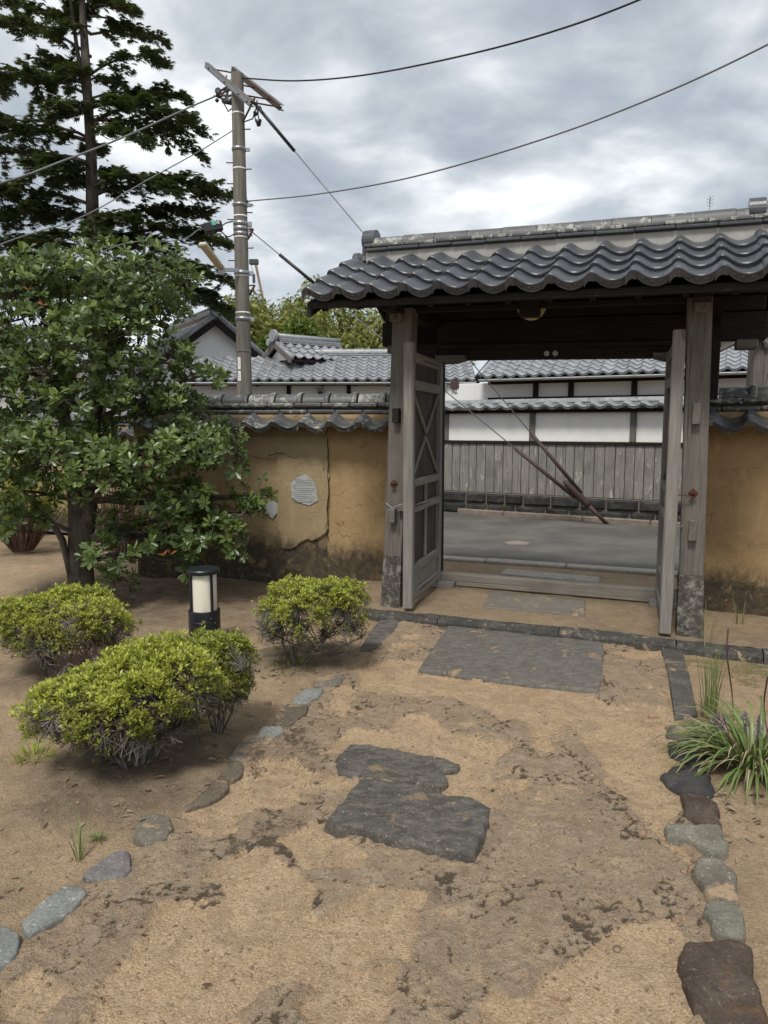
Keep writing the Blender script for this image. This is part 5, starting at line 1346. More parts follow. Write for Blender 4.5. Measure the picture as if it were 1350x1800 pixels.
# crane far behind
CR = thing('mobile_crane', 'distant mobile crane with its pale telescopic boom raised above the bamboo', 'crane', (0, 0, 0))
cy_ = 95.0; t_ = W(449, 462, cy_); b_ = W(466, 545, cy_ + 3); fb = b_ + (b_ - t_) * 2.2
MB().tube([t_, t_.lerp(fb, .25)], .19, 6).build('boom', MAT['crane_white'], CR)
MB().tube([t_.lerp(fb, .24), t_.lerp(fb, .255)], .42, 6).build('boom_collar', MAT['crane_dark'], CR)
MB().tube([t_.lerp(fb, .25), t_.lerp(fb, .95)], .27, 6).build('boom', MAT['crane_white'], CR)
MB().hexa([t_ + Vector((-.2 + a * .6, b * .3, .1 + c * .35)) for a in (-1, 1) for b in (-1, 1) for c in (-1, 1)], .1).build('boom_head', MAT['crane_dark'], CR)
hk = W(446, 482, cy_); MB().tube([t_ + Vector((-.6, 0, 0)), hk], .04, 4).build('hoist_rope', MAT['wire_grey'], CR)
MB().tube([hk, hk - Vector((0, 0, 1.1))], .2, 6).build('hook_block', MAT['crane_dark'], CR)
MB().tube([hk - Vector((0, 0, 1.3)), W(445, 560, cy_)], .03, 4).build('hoist_rope', MAT['wire_grey'], CR)
MB().box(fb.x - 4, fb.x + 3, cy_ + 2, cy_ + 6, .6, 3.6, .3).build('body', MAT['crane_white'], CR)

# ------------------------------------------------------------------ bollard lamp
bc = G(361, 1135, 0); BL = thing('bollard_lamp', 'dark navy garden bollard lamp with a white glass cylinder', 'lamp', (bc.x, bc.y, 0), radians(8))
sc_ = bc.y / F; top_z = W(361, 1000, bc.y).z; R_ = 27.5 * sc_ * 1.02; zz1 = W(361, 1013, bc.y - R_).z; zg0 = W(361, 1078, bc.y - R_).z
mb_ = MAT['metal_black']
MB().lathe([(R_ * .98, 0), (R_, .01), (R_, zg0 - .075), (R_ * .985, zg0 - .073), (R_ * .985, zg0 - .069), (R_, zg0 - .067), (R_, zg0 - .008), (R_ * .98, zg0)], 40).build('base', mb_, BL, True)
MB().lathe([(R_ * .90, zz1 - .0), (R_ * 1.03, zz1 + .002), (R_ * 1.05, zz1 + .012), (R_ * 1.05, top_z - .004), (R_ * 1.0, top_z + .004), (R_ * .6, top_z + .008)], 40).build('cap', mb_, BL, True)
for nm in ('base', 'cap'): autosmooth(bpy.data.objects[nm].data, 30)
MB().lathe([(R_ * .83, zg0 - .002), (R_ * .83, zz1 + .003)], 40).build('glass', MAT['lamp_glass'], BL, True)
autosmooth(bpy.data.objects['glass'].data, 30)
for k in range(4):
    t = radians(-52 + 90 * k)
    c = Vector((cos(t), sin(t), 0)) * R_ * .93; n_ = Vector((cos(t), sin(t), 0)); s_ = Vector((-n_.y, n_.x, 0))
    MB().hexa([c + n_ * a * R_ * .07 + s_ * b * .009 + Vector((0, 0, z)) for a in (-1, 1) for b in (-1, 1) for z in (zg0 - .001, zz1 + .002)], .002).build('bar', mb_, BL)
for t, z in ((-60, zg0 - .045), (-45, zg0 - .085)):
    t = radians(t); n_ = Vector((cos(t), sin(t), 0)); MB().tube([n_ * R_ * .99 + Vector((0, 0, z)), n_ * (R_ + .002) + Vector((0, 0, z))], .005, 10).build('screw', MAT['metal_galv'], BL)

# ------------------------------------------------------------------ plants
def unit(a): return a / np.maximum(1e-9, np.linalg.norm(a, axis=-1, keepdims=True))
def scatter(name, T, TF, org, dirs, nrm, sc, rnd_, tip, mat, parent, stuff=True, smooth=False, wide=None):
    T = np.asarray(T, float); y = unit(dirs); x = unit(np.cross(y, nrm)); z = np.cross(x, y)
    w = np.ones(len(org)) if wide is None else wide
    P = org[:, None] + sc[:, None, None] * (T[None, :, 0:1] * x[:, None] * w[:, None, None] + T[None, :, 1:2] * y[:, None] + T[None, :, 2:3] * z[:, None])
    n_ = len(org); k = len(T); Fs = (np.asarray(TF)[None] + (np.arange(n_) * k)[:, None, None]).reshape(-1, len(TF[0]))
    me = npmesh(name, P.reshape(-1, 3), Fs, smooth, {'rnd': np.repeat(rnd_, k), 'tip': np.repeat(tip, k)})
    o = link(name, me, parent, MAT[mat])
    if stuff: o['kind'] = 'stuff'
    return o
LEAF = [(0, 0, 0), (-.13, .35, .035), (.13, .35, .035), (-.20, .70, .03), (.20, .70, .03), (0, .42, -.02), (0, .78, -.035), (0, 1.0, -.06)]
LEAF_F = [(0, 5, 1), (0, 2, 5), (1, 5, 3), (5, 6, 3), (5, 2, 4), (5, 4, 6), (3, 6, 7), (6, 4, 7)]
SMALL = [(0, 0, 0), (-.19, .5, .04), (.19, .5, .04), (0, 1, 0)]; SMALL_F = [(0, 2, 3), (0, 3, 1)]
NARROW = [(0, 0, 0), (-.075, .4, 0), (.075, .4, 0), (0, 1, -.08)]; NARROW_F = [(0, 2, 3), (0, 3, 1)]
def sphdir(n_, up=0.0):
    d = RNG.normal(size=(n_, 3)); d[:, 2] += up; return unit(d)
def whorls(centers, axes, per, length, spread, mat, name, parent, tipprob=.3, jitter=.25, T=LEAF, TF=LEAF_F, keep=None):
    """rosettes of leaves round shoot tips"""
    n_ = len(centers); C = np.repeat(centers, per, 0); A = unit(np.repeat(axes, per, 0))
    ref = unit(np.cross(A, np.repeat(RNG.normal(size=(n_, 3)), per, 0))); r2 = np.cross(A, ref)
    ph = np.tile(np.arange(per) * 2 * pi / per, n_) + RNG.normal(size=n_ * per) * .3
    rad = ref * np.cos(ph)[:, None] + r2 * np.sin(ph)[:, None]
    s = spread + RNG.normal(size=n_ * per) * .22
    d = unit(rad * np.sin(s)[:, None] + A * np.cos(s)[:, None] + np.array([0, 0, -.12]))
    nr = unit(A * 1.0 - d * (A * d).sum(1, keepdims=True) + RNG.normal(size=d.shape) * jitter)
    L = length * np.repeat(.72 + .5 * RNG.random(n_), per) * (.7 + .5 * RNG.random(n_ * per)); tp = np.repeat((RNG.random(n_) < tipprob) * RNG.random(n_), per)
    rn = np.clip(np.repeat(RNG.random(n_), per) * .6 + RNG.random(n_ * per) * .4, 0, 1)
    o = C - A * .012 + rad * .004
    return o, d, nr, L, rn, tp
def branch_pts(a, b, bend=.15, k=6, rise=.0):
    a, b = Vector(a), Vector(b); L = (b - a).length; o1 = Vector((random.uniform(-1, 1), random.uniform(-1, 1), random.uniform(-.3, .8))) * bend * L
    return [a.lerp(b, t) + o1 * 4 * t * (1 - t) * .5 + Vector((0, 0, rise * L * sin(pi * t))) + Vector([random.uniform(-.01, .01) * L for _ in range(3)]) * (0 < t < 1) for t in [i / k for i in range(k + 1)]]

# --- large broadleaf evergreen at the left
tb = G(142, 1052, 0); TY = tb.y
BT = thing('broadleaf_tree', 'broadleaf evergreen with glossy whorled leaves in layers, standing before the left garden wall', 'tree', (tb.x, tb.y, 0))
rt = lambda px, py, dy=0.0: W(px, py, TY + dy) - Vector((tb.x, tb.y, 0))
blobs = [  # px, py, dy, rx px, rz px, ry m, weight
 (120, 520, .3, 130, 60, .7, 1.0), (250, 500, -.1, 105, 50, .6, 1.0), (40, 560, .0, 90, 90, .6, .9), (190, 465, .1, 70, 28, .4, .5), (265, 540, .0, 70, 32, .5, .7), (50, 480, .3, 70, 35, .5, .6),
 (170, 600, -.5, 120, 60, .5, 1.0), (268, 628, -.1, 82, 38, .5, .9), (355, 655, -.1, 48, 22, .3, .5), (60, 670, -.1, 95, 60, .6, .9), (-40, 620, .1, 80, 120, .6, .7),
 (180, 700, -.2, 130, 45, .6, .9), (310, 720, .0, 90, 35, .5, .8), (-20, 760, -.2, 100, 60, .7, .8),
 (90, 800, -.5, 130, 50, .6, 1.1), (250, 800, -.4, 130, 42, .6, 1.2), (360, 790, -.2, 70, 40, .45, .9), (400, 760, .0, 40, 22, .3, .4), (30, 860, -.3, 100, 50, .6, .7), (180, 850, -.6, 90, 26, .4, .5),
 (300, 880, -.2, 105, 38, .5, .8), (380, 890, -.2, 80, 32, .4, .8), (445, 875, -.1, 48, 20, .25, .4), (250, 935, -.4, 85, 42, .45, .8), (340, 945, -.3, 75, 32, .4, .7), (400, 925, -.3, 50, 28, .3, .45),
 (190, 985, -.5, 45, 40, .3, .45), (30, 905, -.4, 70, 30, .4, .4), (210, 1020, -.5, 40, 20, .25, .15), (330, 985, -.3, 40, 14, .25, .14), (385, 960, -.3, 25, 16, .2, .12)]
sc_p = lambda Y: Y / F
C_, A_, limb_ends = [], [], []
tot_w = sum(b[3] * b[4] * b[6] for b in blobs)
for bx, bz, dy, rx, rzp, ry, wt in blobs:
    n_ = int(4300 * (rx * rzp * wt) / tot_w) + 8
    c = np.array(rt(bx, bz, dy)); s = sc_p(TY + dy)
    d = sphdir(n_, .35); r = .45 + .55 * RNG.random(n_) ** .5
    # layered, uneven pads
    p = np.stack([d[:, 0] * rx * s, d[:, 1] * ry, d[:, 2] * rzp * s], 1) * r[:, None]
    p[:, 2] += .05 * np.sin(p[:, 0] * 9 + bx) + .04 * RNG.normal(size=n_)
    p *= (1 + .16 * np.sin(p[:, 0:1] * 13 + p[:, 1:2] * 11 + bz))
    Pw = c + p; dn = np.sin(Pw[:, 0] * 5.1 + 1) * np.sin(Pw[:, 2] * 8.3 + Pw[:, 0] * 2) + .5 * np.sin(Pw[:, 1] * 7 + Pw[:, 2] * 5) * np.sin(Pw[:, 0] * 11)
    kp = dn > -.62; p = p[kp]; d = d[kp]; n_ = len(p)
    C_.append(c + p); ax_ = unit(unit(p) * .75 + np.array([0, -.25, .8]) + RNG.normal(size=(n_, 3)) * .3); A_.append(ax_)
    limb_ends.append((c, rx * s, rzp * s, ry, c + p))
Cw = np.concatenate(C_); Aw = np.concatenate(A_)
o_, d_, nr_, L_, rn_, tp_ = whorls(Cw, Aw, 7, .076, 1.0, 'leaf_tree', 'foliage', BT, tipprob=.5)
# the lighter, newer growth is on the upper side
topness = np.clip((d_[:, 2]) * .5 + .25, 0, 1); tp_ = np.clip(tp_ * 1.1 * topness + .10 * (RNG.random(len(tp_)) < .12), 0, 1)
view = np.array([0 - tb.x, 0 - tb.y, EYE]); dist = np.linalg.norm(o_ - view, axis=1)
near = np.argsort(dist + RNG.random(len(dist)) * .35)[:290]; msk = np.ones(len(o_), bool); msk[near] = False
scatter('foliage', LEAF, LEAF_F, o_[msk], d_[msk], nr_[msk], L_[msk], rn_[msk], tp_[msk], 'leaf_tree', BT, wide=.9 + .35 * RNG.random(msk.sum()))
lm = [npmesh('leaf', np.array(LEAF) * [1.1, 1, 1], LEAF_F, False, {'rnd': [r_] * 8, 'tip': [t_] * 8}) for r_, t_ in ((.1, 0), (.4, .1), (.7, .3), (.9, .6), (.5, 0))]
for q in lm: q.materials.append(MAT['leaf_tree'])
for i in near:
    o = link('leaf', lm[int(rn_[i] * 4.99)], BT); y = Vector(d_[i]).normalized(); x = y.cross(Vector(nr_[i])).normalized(); z = x.cross(y)
    M = Matrix((x, y, z)).transposed().to_4x4() @ Matrix.Scale(float(L_[i]), 4); M.translation = Vector(o_[i]); o.matrix_local = M
for (px, py, dy) in ((48, 510, -.4), (76, 537, -.5), (287, 977, -.65), (300, 975, -.65)):      # a few orange leaves
    for k in range(4):
        a = random.uniform(0, 6.28); o = link('leaf', None, BT)
        me = npmesh('orange_leaf', np.array(LEAF) * .06, LEAF_F, False, {'rnd': [random.random()] * 8, 'tip': [0] * 8}); me.materials.append(MAT['leaf_orange'])
        bpy.data.objects.remove(o); o = link('leaf', me, BT); o['label'] = 'orange dying leaf'; o.location = rt(px, py, dy); o.rotation_euler = (random.uniform(.2, 1.1), random.uniform(-.5, .5), a)
# trunk: two stems from one foot, limbs to every pad
tk = MB()
tk.tube([rt(146, 1062), rt(143, 1040), rt(141, 985, .0), rt(140, 930, .0), rt(134, 880, .03), rt(128, 830, .05), rt(118, 760, .1), rt(105, 680, .2), rt(95, 600, .25), rt(90, 530, .3)], [.150, .125, .112, .10, .075, .065, .055, .045, .03, .015], 12)
tk.tube([rt(142, 985), rt(152, 935, .0), rt(158, 880, 0), rt(162, 820, -.05), rt(168, 740, -.1), rt(180, 640, -.1), rt(205, 560, -.1), rt(215, 500, 0)], [.08, .075, .070, .062, .052, .042, .028, .014], 10)
tk.tube([rt(128, 1030, -.05), rt(118, 985, -.08), rt(110, 950, -.1), rt(95, 925, -.15), rt(60, 880, -.2), rt(20, 850, -.2)], [.03, .03, .032, .025, .018, .01], 8)
tk.build('trunk', MAT['bark_tree'], BT, True)
stems = [rt(162, 820, -.05), rt(158, 880, 0), rt(168, 740, -.1), rt(180, 640, -.1), rt(134, 880, .03), rt(118, 760, .1), rt(105, 680, .2), rt(152, 945, 0), rt(140, 985, 0)]
lb = MB(); tw = MB()
for c, rx_, rz_, ry_, pts in limb_ends:
    cv = Vector(c); s_ = min(stems, key=lambda q: (q - cv).length + 1.6 * max(0, q.z - cv.z + .05)); bp = branch_pts(s_, cv, .14, 7)
    L = (cv - s_).length; lb.tube(bp, [max(.007, (.022 + .010 * L) * (1 - .75 * t)) for t in np.linspace(0, 1, 8)], 6)
    idx_ = RNG.permutation(len(pts))[:max(8, int(len(pts) * .42))]
    subs = [bp[-1], bp[-2], bp[-3]]
    for q in range(6):
        e = cv + Vector((random.uniform(-.75, .75) * rx_, random.uniform(-.7, .7) * ry_, random.uniform(-.5, .3) * rz_)); sp_ = branch_pts(random.choice(bp[3:]), e, .15, 4); subs += sp_[1:]; lb.tube(sp_, [.011, .009, .008, .006, .004], 5)
    for i in idx_:
        e = Vector(pts[i]); s2 = min(subs, key=lambda q: (q - e).length); tw.tube([s2, s2.lerp(e, .5) + Vector((0, 0, -.03)) * (s2 - e).length * 2, e], [.0045, .0035, .0025], 3, False)
lb.build('limb', MAT['bark_tree'], BT, True)
tag(tw.build('twigs', MAT['bark_tree'], BT, True), kind='stuff')

# --- clipped azaleas
def azalea(label, cpx, cpy_base, halfw, topy, n_r, mat='leaf_azalea', depth=.85, low=.30, stems_n=7, group='clipped azalea bushes', lean=(0, 0), leafy=1.0, cx_top=None, tipp=.55, bottom=-.05, tilt=0.0, cut=.22, flat=1.0):
    b = G(cpx, cpy_base, 0.0); Y = b.y; s = Y / F; rx = halfw * s; H = W(cpx, topy, Y + rx * .3).z; cxw = (W(cx_top or cpx, topy, Y).x - b.x)
    t = thing('azalea_bush', label, 'bush', (b.x, b.y + rx * depth * .35, .0), 0, group)
    hc = H * low; ct = np.array([cxw, 0, H * .56]); rz_ = H * .44
    n_r = int(n_r * 1.75); d = sphdir(n_r, .25); d = d[d[:, 2] > bottom - .5]
    # flattened dome with a lumpy surface
    lump = 1 + .13 * np.sin(d[:, 0] * 4.3 + cpx) * np.cos(d[:, 1] * 3.7 + d[:, 2] * 2) + .07 * np.sin(d[:, 0] * 11 + d[:, 2] * 9 + cpx) * np.cos(d[:, 1] * 10) + .065 * RNG.normal(size=len(d))
    shell = 1 - .30 * RNG.random(len(d)) ** 2.0
    sup = (np.abs(d[:, 0]) ** 2.6 + np.abs(d[:, 1]) ** 2.6 + np.abs(d[:, 2]) ** 2.6) ** (-1 / 2.6)
    sup = 1 + (sup - 1) * .8
    P = ct + d * sup[:, None] * np.array([rx, rx * depth, rz_]) * (lump * shell)[:, None]
    hrel = (P[:, 2] - ct[2]) / rz_
    P[:, 2] += tilt * P[:, 0] * np.clip(hrel + .6, 0, 1.6)
    P[:, :2] *= (1 - .28 * np.clip(-hrel, 0, 1))[:, None]
    keep = RNG.random(len(P)) < np.clip(.03 + 1.15 * (hrel + cut) * leafy + .55 * np.sin(P[:, 0] * 23 + cpx) * np.sin(P[:, 2] * 19 + P[:, 1] * 15), .05, 1)
    keep &= P[:, 2] > .03
    Pk = P[keep]; dk_ = d[keep]; hk_ = hrel[keep]
    ax_ = unit(dk_ * .6 + np.array([0, -.1, .9]) + RNG.normal(size=Pk.shape) * .25)
    o, dd, nr, L, rn, tp = whorls(Pk, ax_, 6, .0185, .75, mat, 'foliage', t, T=SMALL, TF=SMALL_F, tipprob=1)
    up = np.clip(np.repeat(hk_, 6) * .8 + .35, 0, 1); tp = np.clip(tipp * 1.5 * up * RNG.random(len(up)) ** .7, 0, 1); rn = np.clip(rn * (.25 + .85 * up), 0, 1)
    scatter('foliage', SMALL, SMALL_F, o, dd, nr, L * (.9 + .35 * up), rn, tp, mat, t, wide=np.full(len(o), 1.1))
    # stems, branches and a haze of grey twigs
    st = MB(); forks = []
    for i in range(stems_n):
        a = 2 * pi * i / stems_n + random.uniform(-.3, .3); r0 = .11 * rx; e = Vector((cxw + cos(a) * rx * random.uniform(.35, .7), sin(a) * rx * depth * random.uniform(.3, .65), H * random.uniform(.42, .6)))
        bp = branch_pts((cos(a) * r0 + lean[0], sin(a) * r0, 0.0), e, .22, 6); R0 = random.uniform(.006, .010) * (1 + .3 * (rx > .3))
        st.tube(bp, [R0 * (1.15 - .75 * q / 6) for q in range(7)], 6); forks += bp[2:]
        for k in range(3):
            e2 = Vector((cxw + random.uniform(-.85, .85) * rx, random.uniform(-.85, .85) * rx * depth, H * random.uniform(.4, .85))); b2 = branch_pts(random.choice(bp[2:5]), e2, .2, 4); st.tube(b2, [.006, .005, .0045, .004, .003], 4); forks += b2[1:]
    st.build('stem', MAT['twig_grey'], t, True)
    FA_ = np.array([tuple(f) for f in forks]); m_ = int(len(P) * .40); sel = RNG.permutation(len(P))[:m_]; tw = MB()
    for i in sel:
        e = P[i]; 
        if e[2] < .02: continue
        j = np.argmin(((FA_ - e) ** 2).sum(1) + .02 * RNG.random(len(FA_))); s0 = FA_[j]; md = (s0 + e) / 2 + RNG.normal(size=3) * .018
        tw.tube([s0, md, e], [.0024, .0018, .0011], 3, False)
    tag(tw.build('twigs', MAT['twig_grey'], t), kind='stuff')
    return t
azalea('clipped azalea with sparse grey twigs below, largest, in front at left', 218, 1372, 172, 1150, 8600, stems_n=12, depth=.8, cx_top=200, low=.3, leafy=.85, tilt=.16, cut=.12)
azalea('low clipped azalea at the left picture edge under the broadleaf tree', 92, 1205, 118, 1042, 5200, stems_n=8, depth=.75, leafy=.9)
azalea('small narrow clipped azalea pressed against the right side of the largest one', 378, 1300, 66, 1116, 2900, mat='leaf_azalea_dull', stems_n=7, depth=1.0, leafy=.9, tipp=.9, cut=.35)
azalea('bright clipped azalea on bare forked stems beside the left post of the gate', 522, 1183, 106, 1024, 4200, stems_n=6, depth=.8, leafy=.9, cx_top=548, cut=-.06, tilt=.06)
# leafless reddish bush between the azaleas
b = G(190, 1262, 0); DB = thing('dry_bush', 'leafless reddish brown twiggy bush between the azaleas at left', 'bush', (b.x, b.y, 0))
tw = MB()
for i in range(620):
    x = max(-.36, min(.36, random.gauss(0, .2))); y = random.gauss(0, .07); h = random.uniform(.28, .44) * (1 - .5 * (x / .4) ** 2); tw.tube([(x * .6, y * .6, .02), (x * .85, y * .9, h * .5), (x + random.uniform(-.02, .02), y, h)], [.003, .0025, .0016], 3, False)
tag(tw.build('twigs', MAT['twig_red'], DB), kind='stuff')

# --- cut back bushes with upright reddish canes behind the tree
def canes(label, px, py, n_, sp, h, mat='twig_red', leafy=0, Y=None):
    b = G(px, py, 0) if Y is None else W(px, py, Y); b.z = 0; t = thing('cane_bush', label, 'bush', (b.x, b.y, 0), 0, 'bushes of upright canes'); tw = MB(); tips = []
    for i in range(n_):
        a = random.uniform(0, 2 * pi); r = sp * sqrt(random.random()); hh = h * random.uniform(.7, 1.05); e = (cos(a) * r, sin(a) * r, hh)
        tw.tube([(e[0] * .22, e[1] * .22, 0), (e[0] * .6, e[1] * .6, hh * .5), e], [.009, .007, .004], 4, False); tips.append(e)
    tag(tw.build('canes', MAT[mat], t, True), kind='stuff')
    if leafy:
        T_ = np.array(tips); T_ = np.repeat(T_, leafy, 0) + RNG.normal(size=(len(tips) * leafy, 3)) * [.06, .06, .08]
        o, dd, nr, L, rn, tp = whorls(T_, sphdir(len(T_), .8), 4, .09, 1.0, '', '', t); scatter('foliage', LEAF, LEAF_F, o, dd, nr, L, rn, tp, 'leaf_yellow', t)
canes('clump of upright brown canes behind the trunk of the broadleaf tree', 215, 968, 90, .55, .95)
canes('clump of spreading dark canes on the ground at the left picture edge', 40, 968, 80, .55, .75, leafy=3)
canes('yellowing caned bush in the shade at far left', -40, 945, 50, .7, 1.0, leafy=6)

# --- tall fir behind the wall
FY = 19.0; ft = W(158, 560, FY)
FT = thing('fir_tree', 'tall dark fir with flat drooping boughs towering behind the garden wall', 'tree', (ft.x, FY, 0))
fr = lambda px, py, dy=0.0: W(px, py, FY + dy) - Vector((ft.x, FY, 0))
trunk = [Vector((0.05, 0, -.1)), fr(166, 520), fr(164, 440), fr(162, 350), fr(160, 260), fr(154, 170), fr(150, 100), fr(146, 30), fr(140, -60), fr(136, -160), fr(134, -240)]
fk = MB().tube(trunk, [.24, .19, .17, .155, .13, .115, .105, .085, .06, .04, .02], 12)
fk.tube([fr(158, 215), fr(147, 150), fr(136, 90), fr(128, 30), fr(118, -40)], [.08, .07, .055, .045, .03], 8)
fk.build('trunk', MAT['bark_fir'], FT, True)
SP = [(0, 0, 0)]; SPF = []
for k, (a, l) in enumerate([(-75, .55), (-48, .75), (-24, .9), (0, 1), (24, .9), (48, .75), (75, .55)]):
    a = radians(a); b0 = (0, .12 * k / 6, 0); x, y = sin(a) * l, cos(a) * l; px_, py_ = cos(a) * .085, -sin(a) * .085; j = len(SP)
    SP += [(x * .45 - px_, y * .45 - py_, .03), (x * .45 + px_, y * .45 + py_, .03), (x, y, -.10)]; SPF += [(0, j + 1, j + 2), (0, j + 2, j)]
boughs = []
for a in [(293, 73, .3, 175, 60), (283, 102, -.6, 170, 130), (354, 222, -.4, 175, 235), (349, 271, .5, 178, 210), (408, 345, -.2, 180, 345), (362, 378, .3, 176, 395), (400, 430, -.4, 178, 430), (412, 500, 0, 182, 470), (400, 545, .6, 180, 520),
          (330, 175, 1.0, 170, 190), (250, 60, .8, 160, 30), (235, 15, -.5, 155, 5), (320, 200, -1.2, 165, 215), (300, 330, -1.6, 170, 330), (340, 470, -1.0, 170, 480), (300, 440, 1.5, 170, 440), (250, 250, -1.5, 165, 235), (375, 520, 1.0, 175, 500),
          (0, 45, .2, 130, 100), (15, 15, .6, 130, 60), (-20, 130, -.5, 150, 170), (-60, 160, .6, 150, 150), (-30, 215, -1.0, 152, 245), (-60, 250, .3, 152, 250), (-80, 300, .8, 150, 290), (-50, 345, -.4, 150, 360), (-70, 400, .4, 155, 385), (30, 320, -1.3, 150, 300),
          (-40, 440, .2, 155, 440), (60, 420, -1.2, 155, 420), (20, 480, 1.4, 155, 470), (90, 190, -1.5, 150, 190), (60, 110, .9, 140, 140), (210, 150, 1.2, 155, 140), (100, 500, .5, 160, 510), (-30, 520, 0, 160, 520), (130, 20, 1.2, 140, 20), (200, -30, .3, 142, -40), (60, -40, .1, 140, -50), (240, -60, -.6, 140, -90), (100, -90, .8, 138, -110), (200, -140, 0, 136, -150), (80, -150, -.3, 136, -170)]:
    boughs.append(a)
for i in range(34):
    sy = random.uniform(-120, 540); sx = 158; L_ = random.uniform(60, 130) * (1.0 if sy > 100 else .7); a_ = random.uniform(0, 2 * pi)
    boughs.append((sx + cos(a_) * L_, sy + random.uniform(-25, 25), sin(a_) * L_ * FY / F * 1.0 - .3, sx, sy))
bm_ = MB(); SO, SD, SN, SL_ = [], [], [], []
for (ex, ey, dy, sx, sy) in boughs:
    s_ = fr(sx, sy); s_.x = fr(160, sy).x; e = fr(ex, ey, dy); L = (e - s_).length
    # boughs arch: out, slightly up, then down at the tip
    bp = []
    for q in range(9):
        t = q / 8; p = s_.lerp(e, t) + Vector((0, 0, .10 * L * sin(pi * t))) + Vector([random.uniform(-.012, .012) * L for _ in range(3)]) * (q > 0); bp.append(p)
    bm_.tube(bp, [.014 * L * (1 - .82 * q / 8) + .008 for q in range(9)], 6)
    side = (e - s_).cross(Vector((0, 0, 1))).normalized(); dr = (e - s_).normalized()
    for q in range(int((11 + L * 7) * (1.5 if sy > 320 else 1))):
        t = .10 + .90 * random.random() ** .8; i = min(7, int(t * 8)); p0 = bp[i].lerp(bp[i + 1], t * 8 - i); sg = random.choice((-1, 1))
        sl2 = L * .24 * (1.15 - .75 * abs(t - .55) / .6) * random.uniform(.55, 1.1)
        sdv = (side * sg * random.uniform(.45, 1) + dr * random.uniform(.3, .9) + Vector((0, 0, random.uniform(-.34, .10)))).normalized(); p1 = p0 + sdv * sl2 + Vector((0, 0, -.05 * sl2))
        bm_.tube([p0, p0.lerp(p1, .5) + Vector((0, 0, .04 * sl2)), p1], [.012, .008, .004], 3, False)
        m_ = int(sl2 * 30) + 4
        for k in range(m_):
            u_ = .2 + .8 * k / m_; pp = p0.lerp(p1, u_); s3 = random.choice((-1, 1)); d3 = (sdv * random.uniform(.5, 1) + sdv.cross(Vector((0, 0, 1))) * s3 * random.uniform(.2, .9) + Vector((0, 0, random.uniform(-.25, .30))))
            SO.append(tuple(pp + Vector((random.gauss(0, .05), random.gauss(0, .05), random.gauss(0, .05))))); SD.append(tuple(d3)); SN.append((random.gauss(0, .35), random.gauss(0, .35), 1)); SL_.append(random.uniform(.10, .20))
tag(bm_.build('boughs', MAT['bark_fir'], FT, True), kind='stuff')
SO, SD, SN, SL_ = map(np.array, (SO, SD, SN, SL_)); nS = len(SO); print('fir sprays', nS)
scatter('foliage', SP, SPF, SO, SD, SN, SL_, RNG.random(nS), (RNG.random(nS) < .3) * RNG.random(nS) * .8, 'leaf_fir', FT)

# --- bamboo and trees beyond the houses
def bamboo(label, px, topy, Y, wpx, n_c=16, seed=0):
    b = W(px, 600, Y); t = thing('bamboo_clump', label, 'bamboo', (b.x, Y, -.3), 0, 'bamboo clumps behind the houses'); H = W(px, topy, Y).z + .3; R_ = wpx * Y / F
    cm_ = MB(); O, D, N_ = [], [], []
    for i in range(n_c):
        x0, y0 = random.uniform(-R_, R_) * .8, random.uniform(-1, 1) * R_ * .6; h = H * random.uniform(.68, 1.0) * (1 - .25 * (x0 / R_) ** 2); lx, ly = random.gauss(0, .12) * h, random.gauss(0, .08) * h
        pts = [Vector((x0 + lx * q ** 2.2, y0 + ly * q ** 2.2, h * (q - .06 * q ** 3))) for q in np.linspace(0, 1, 9)]; cm_.tube(pts, [.05 * (1 - .85 * q) for q in np.linspace(0, 1, 9)], 5)
        for k in range(1000):
            q = random.uniform(.25, 1.0) ** .8; j = min(7, int(q * 8)); p = pts[j].lerp(pts[j + 1], q * 8 - j); r = (.25 + 1.25 * sin(pi * min(1, q * .93))) * .85; a = random.uniform(0, 6.28); rr = r * sqrt(random.random())
            O.append((p.x + cos(a) * rr, p.y + sin(a) * rr, p.z + random.gauss(0, .22) - .25 * rr)); D.append((cos(a) * .8, sin(a) * .8, random.uniform(-1.3, .1))); N_.append((random.gauss(0, .5), random.gauss(0, .5), 1))
    cm_.build('culms', MAT['culm'], t, True)['kind'] = 'stuff'
    O, D, N_ = map(np.array, (O, D, N_)); scatter('foliage', SP, SPF, O, D, N_, .20 + .2 * RNG.random(len(O)), RNG.random(len(O)), (RNG.random(len(O)) < .45) * RNG.random(len(O)), 'leaf_bamboo', t, wide=np.full(len(O), .42))
def roundtree(name, label, px, topy, Y, wpx, zlo, n_, mat='leaf_round', L=.22, cat='tree'):
    b = W(px, 600, Y); t = thing(name, label, cat, (b.x, Y, -.2)); top = W(px, topy, Y).z; R_ = wpx * Y / F; zc = (top + zlo) / 2; rz_ = (top - zlo) / 2
    MB().tube([(0, 0, 0), (.05, 0, zc * .5), (0, .1, zc + rz_ * .4)], [.18, .13, .05], 8).build('trunk', MAT['bark_tree'], t, True)
    d = sphdir(n_, .2); lump = 1 + .13 * np.sin(d[:, 0] * 6 + px) * np.cos(d[:, 2] * 5 + d[:, 1] * 4) + .08 * np.sin(d[:, 0] * 15 + d[:, 2] * 12)
    P = np.array([0, 0, zc]) + d * np.array([R_, R_ * .8, rz_]) * (lump * (1 - .4 * RNG.random(n_) ** 2))[:, None]
    o, dd, nr, LL, rn, tp = whorls(P, unit(d + [0, 0, .7]), 5, L, .8, '', '', t, T=SMALL, TF=SMALL_F, tipprob=.6)
    scatter('foliage', SMALL, SMALL_F, o, dd, nr, LL, rn, tp * np.clip(dd[:, 2] + .4, 0, 1), mat, t, wide=np.full(len(o), 1.3))
bamboo('feathery yellow green bamboo just right of the pole', 480, 492, 33, 50, 12)
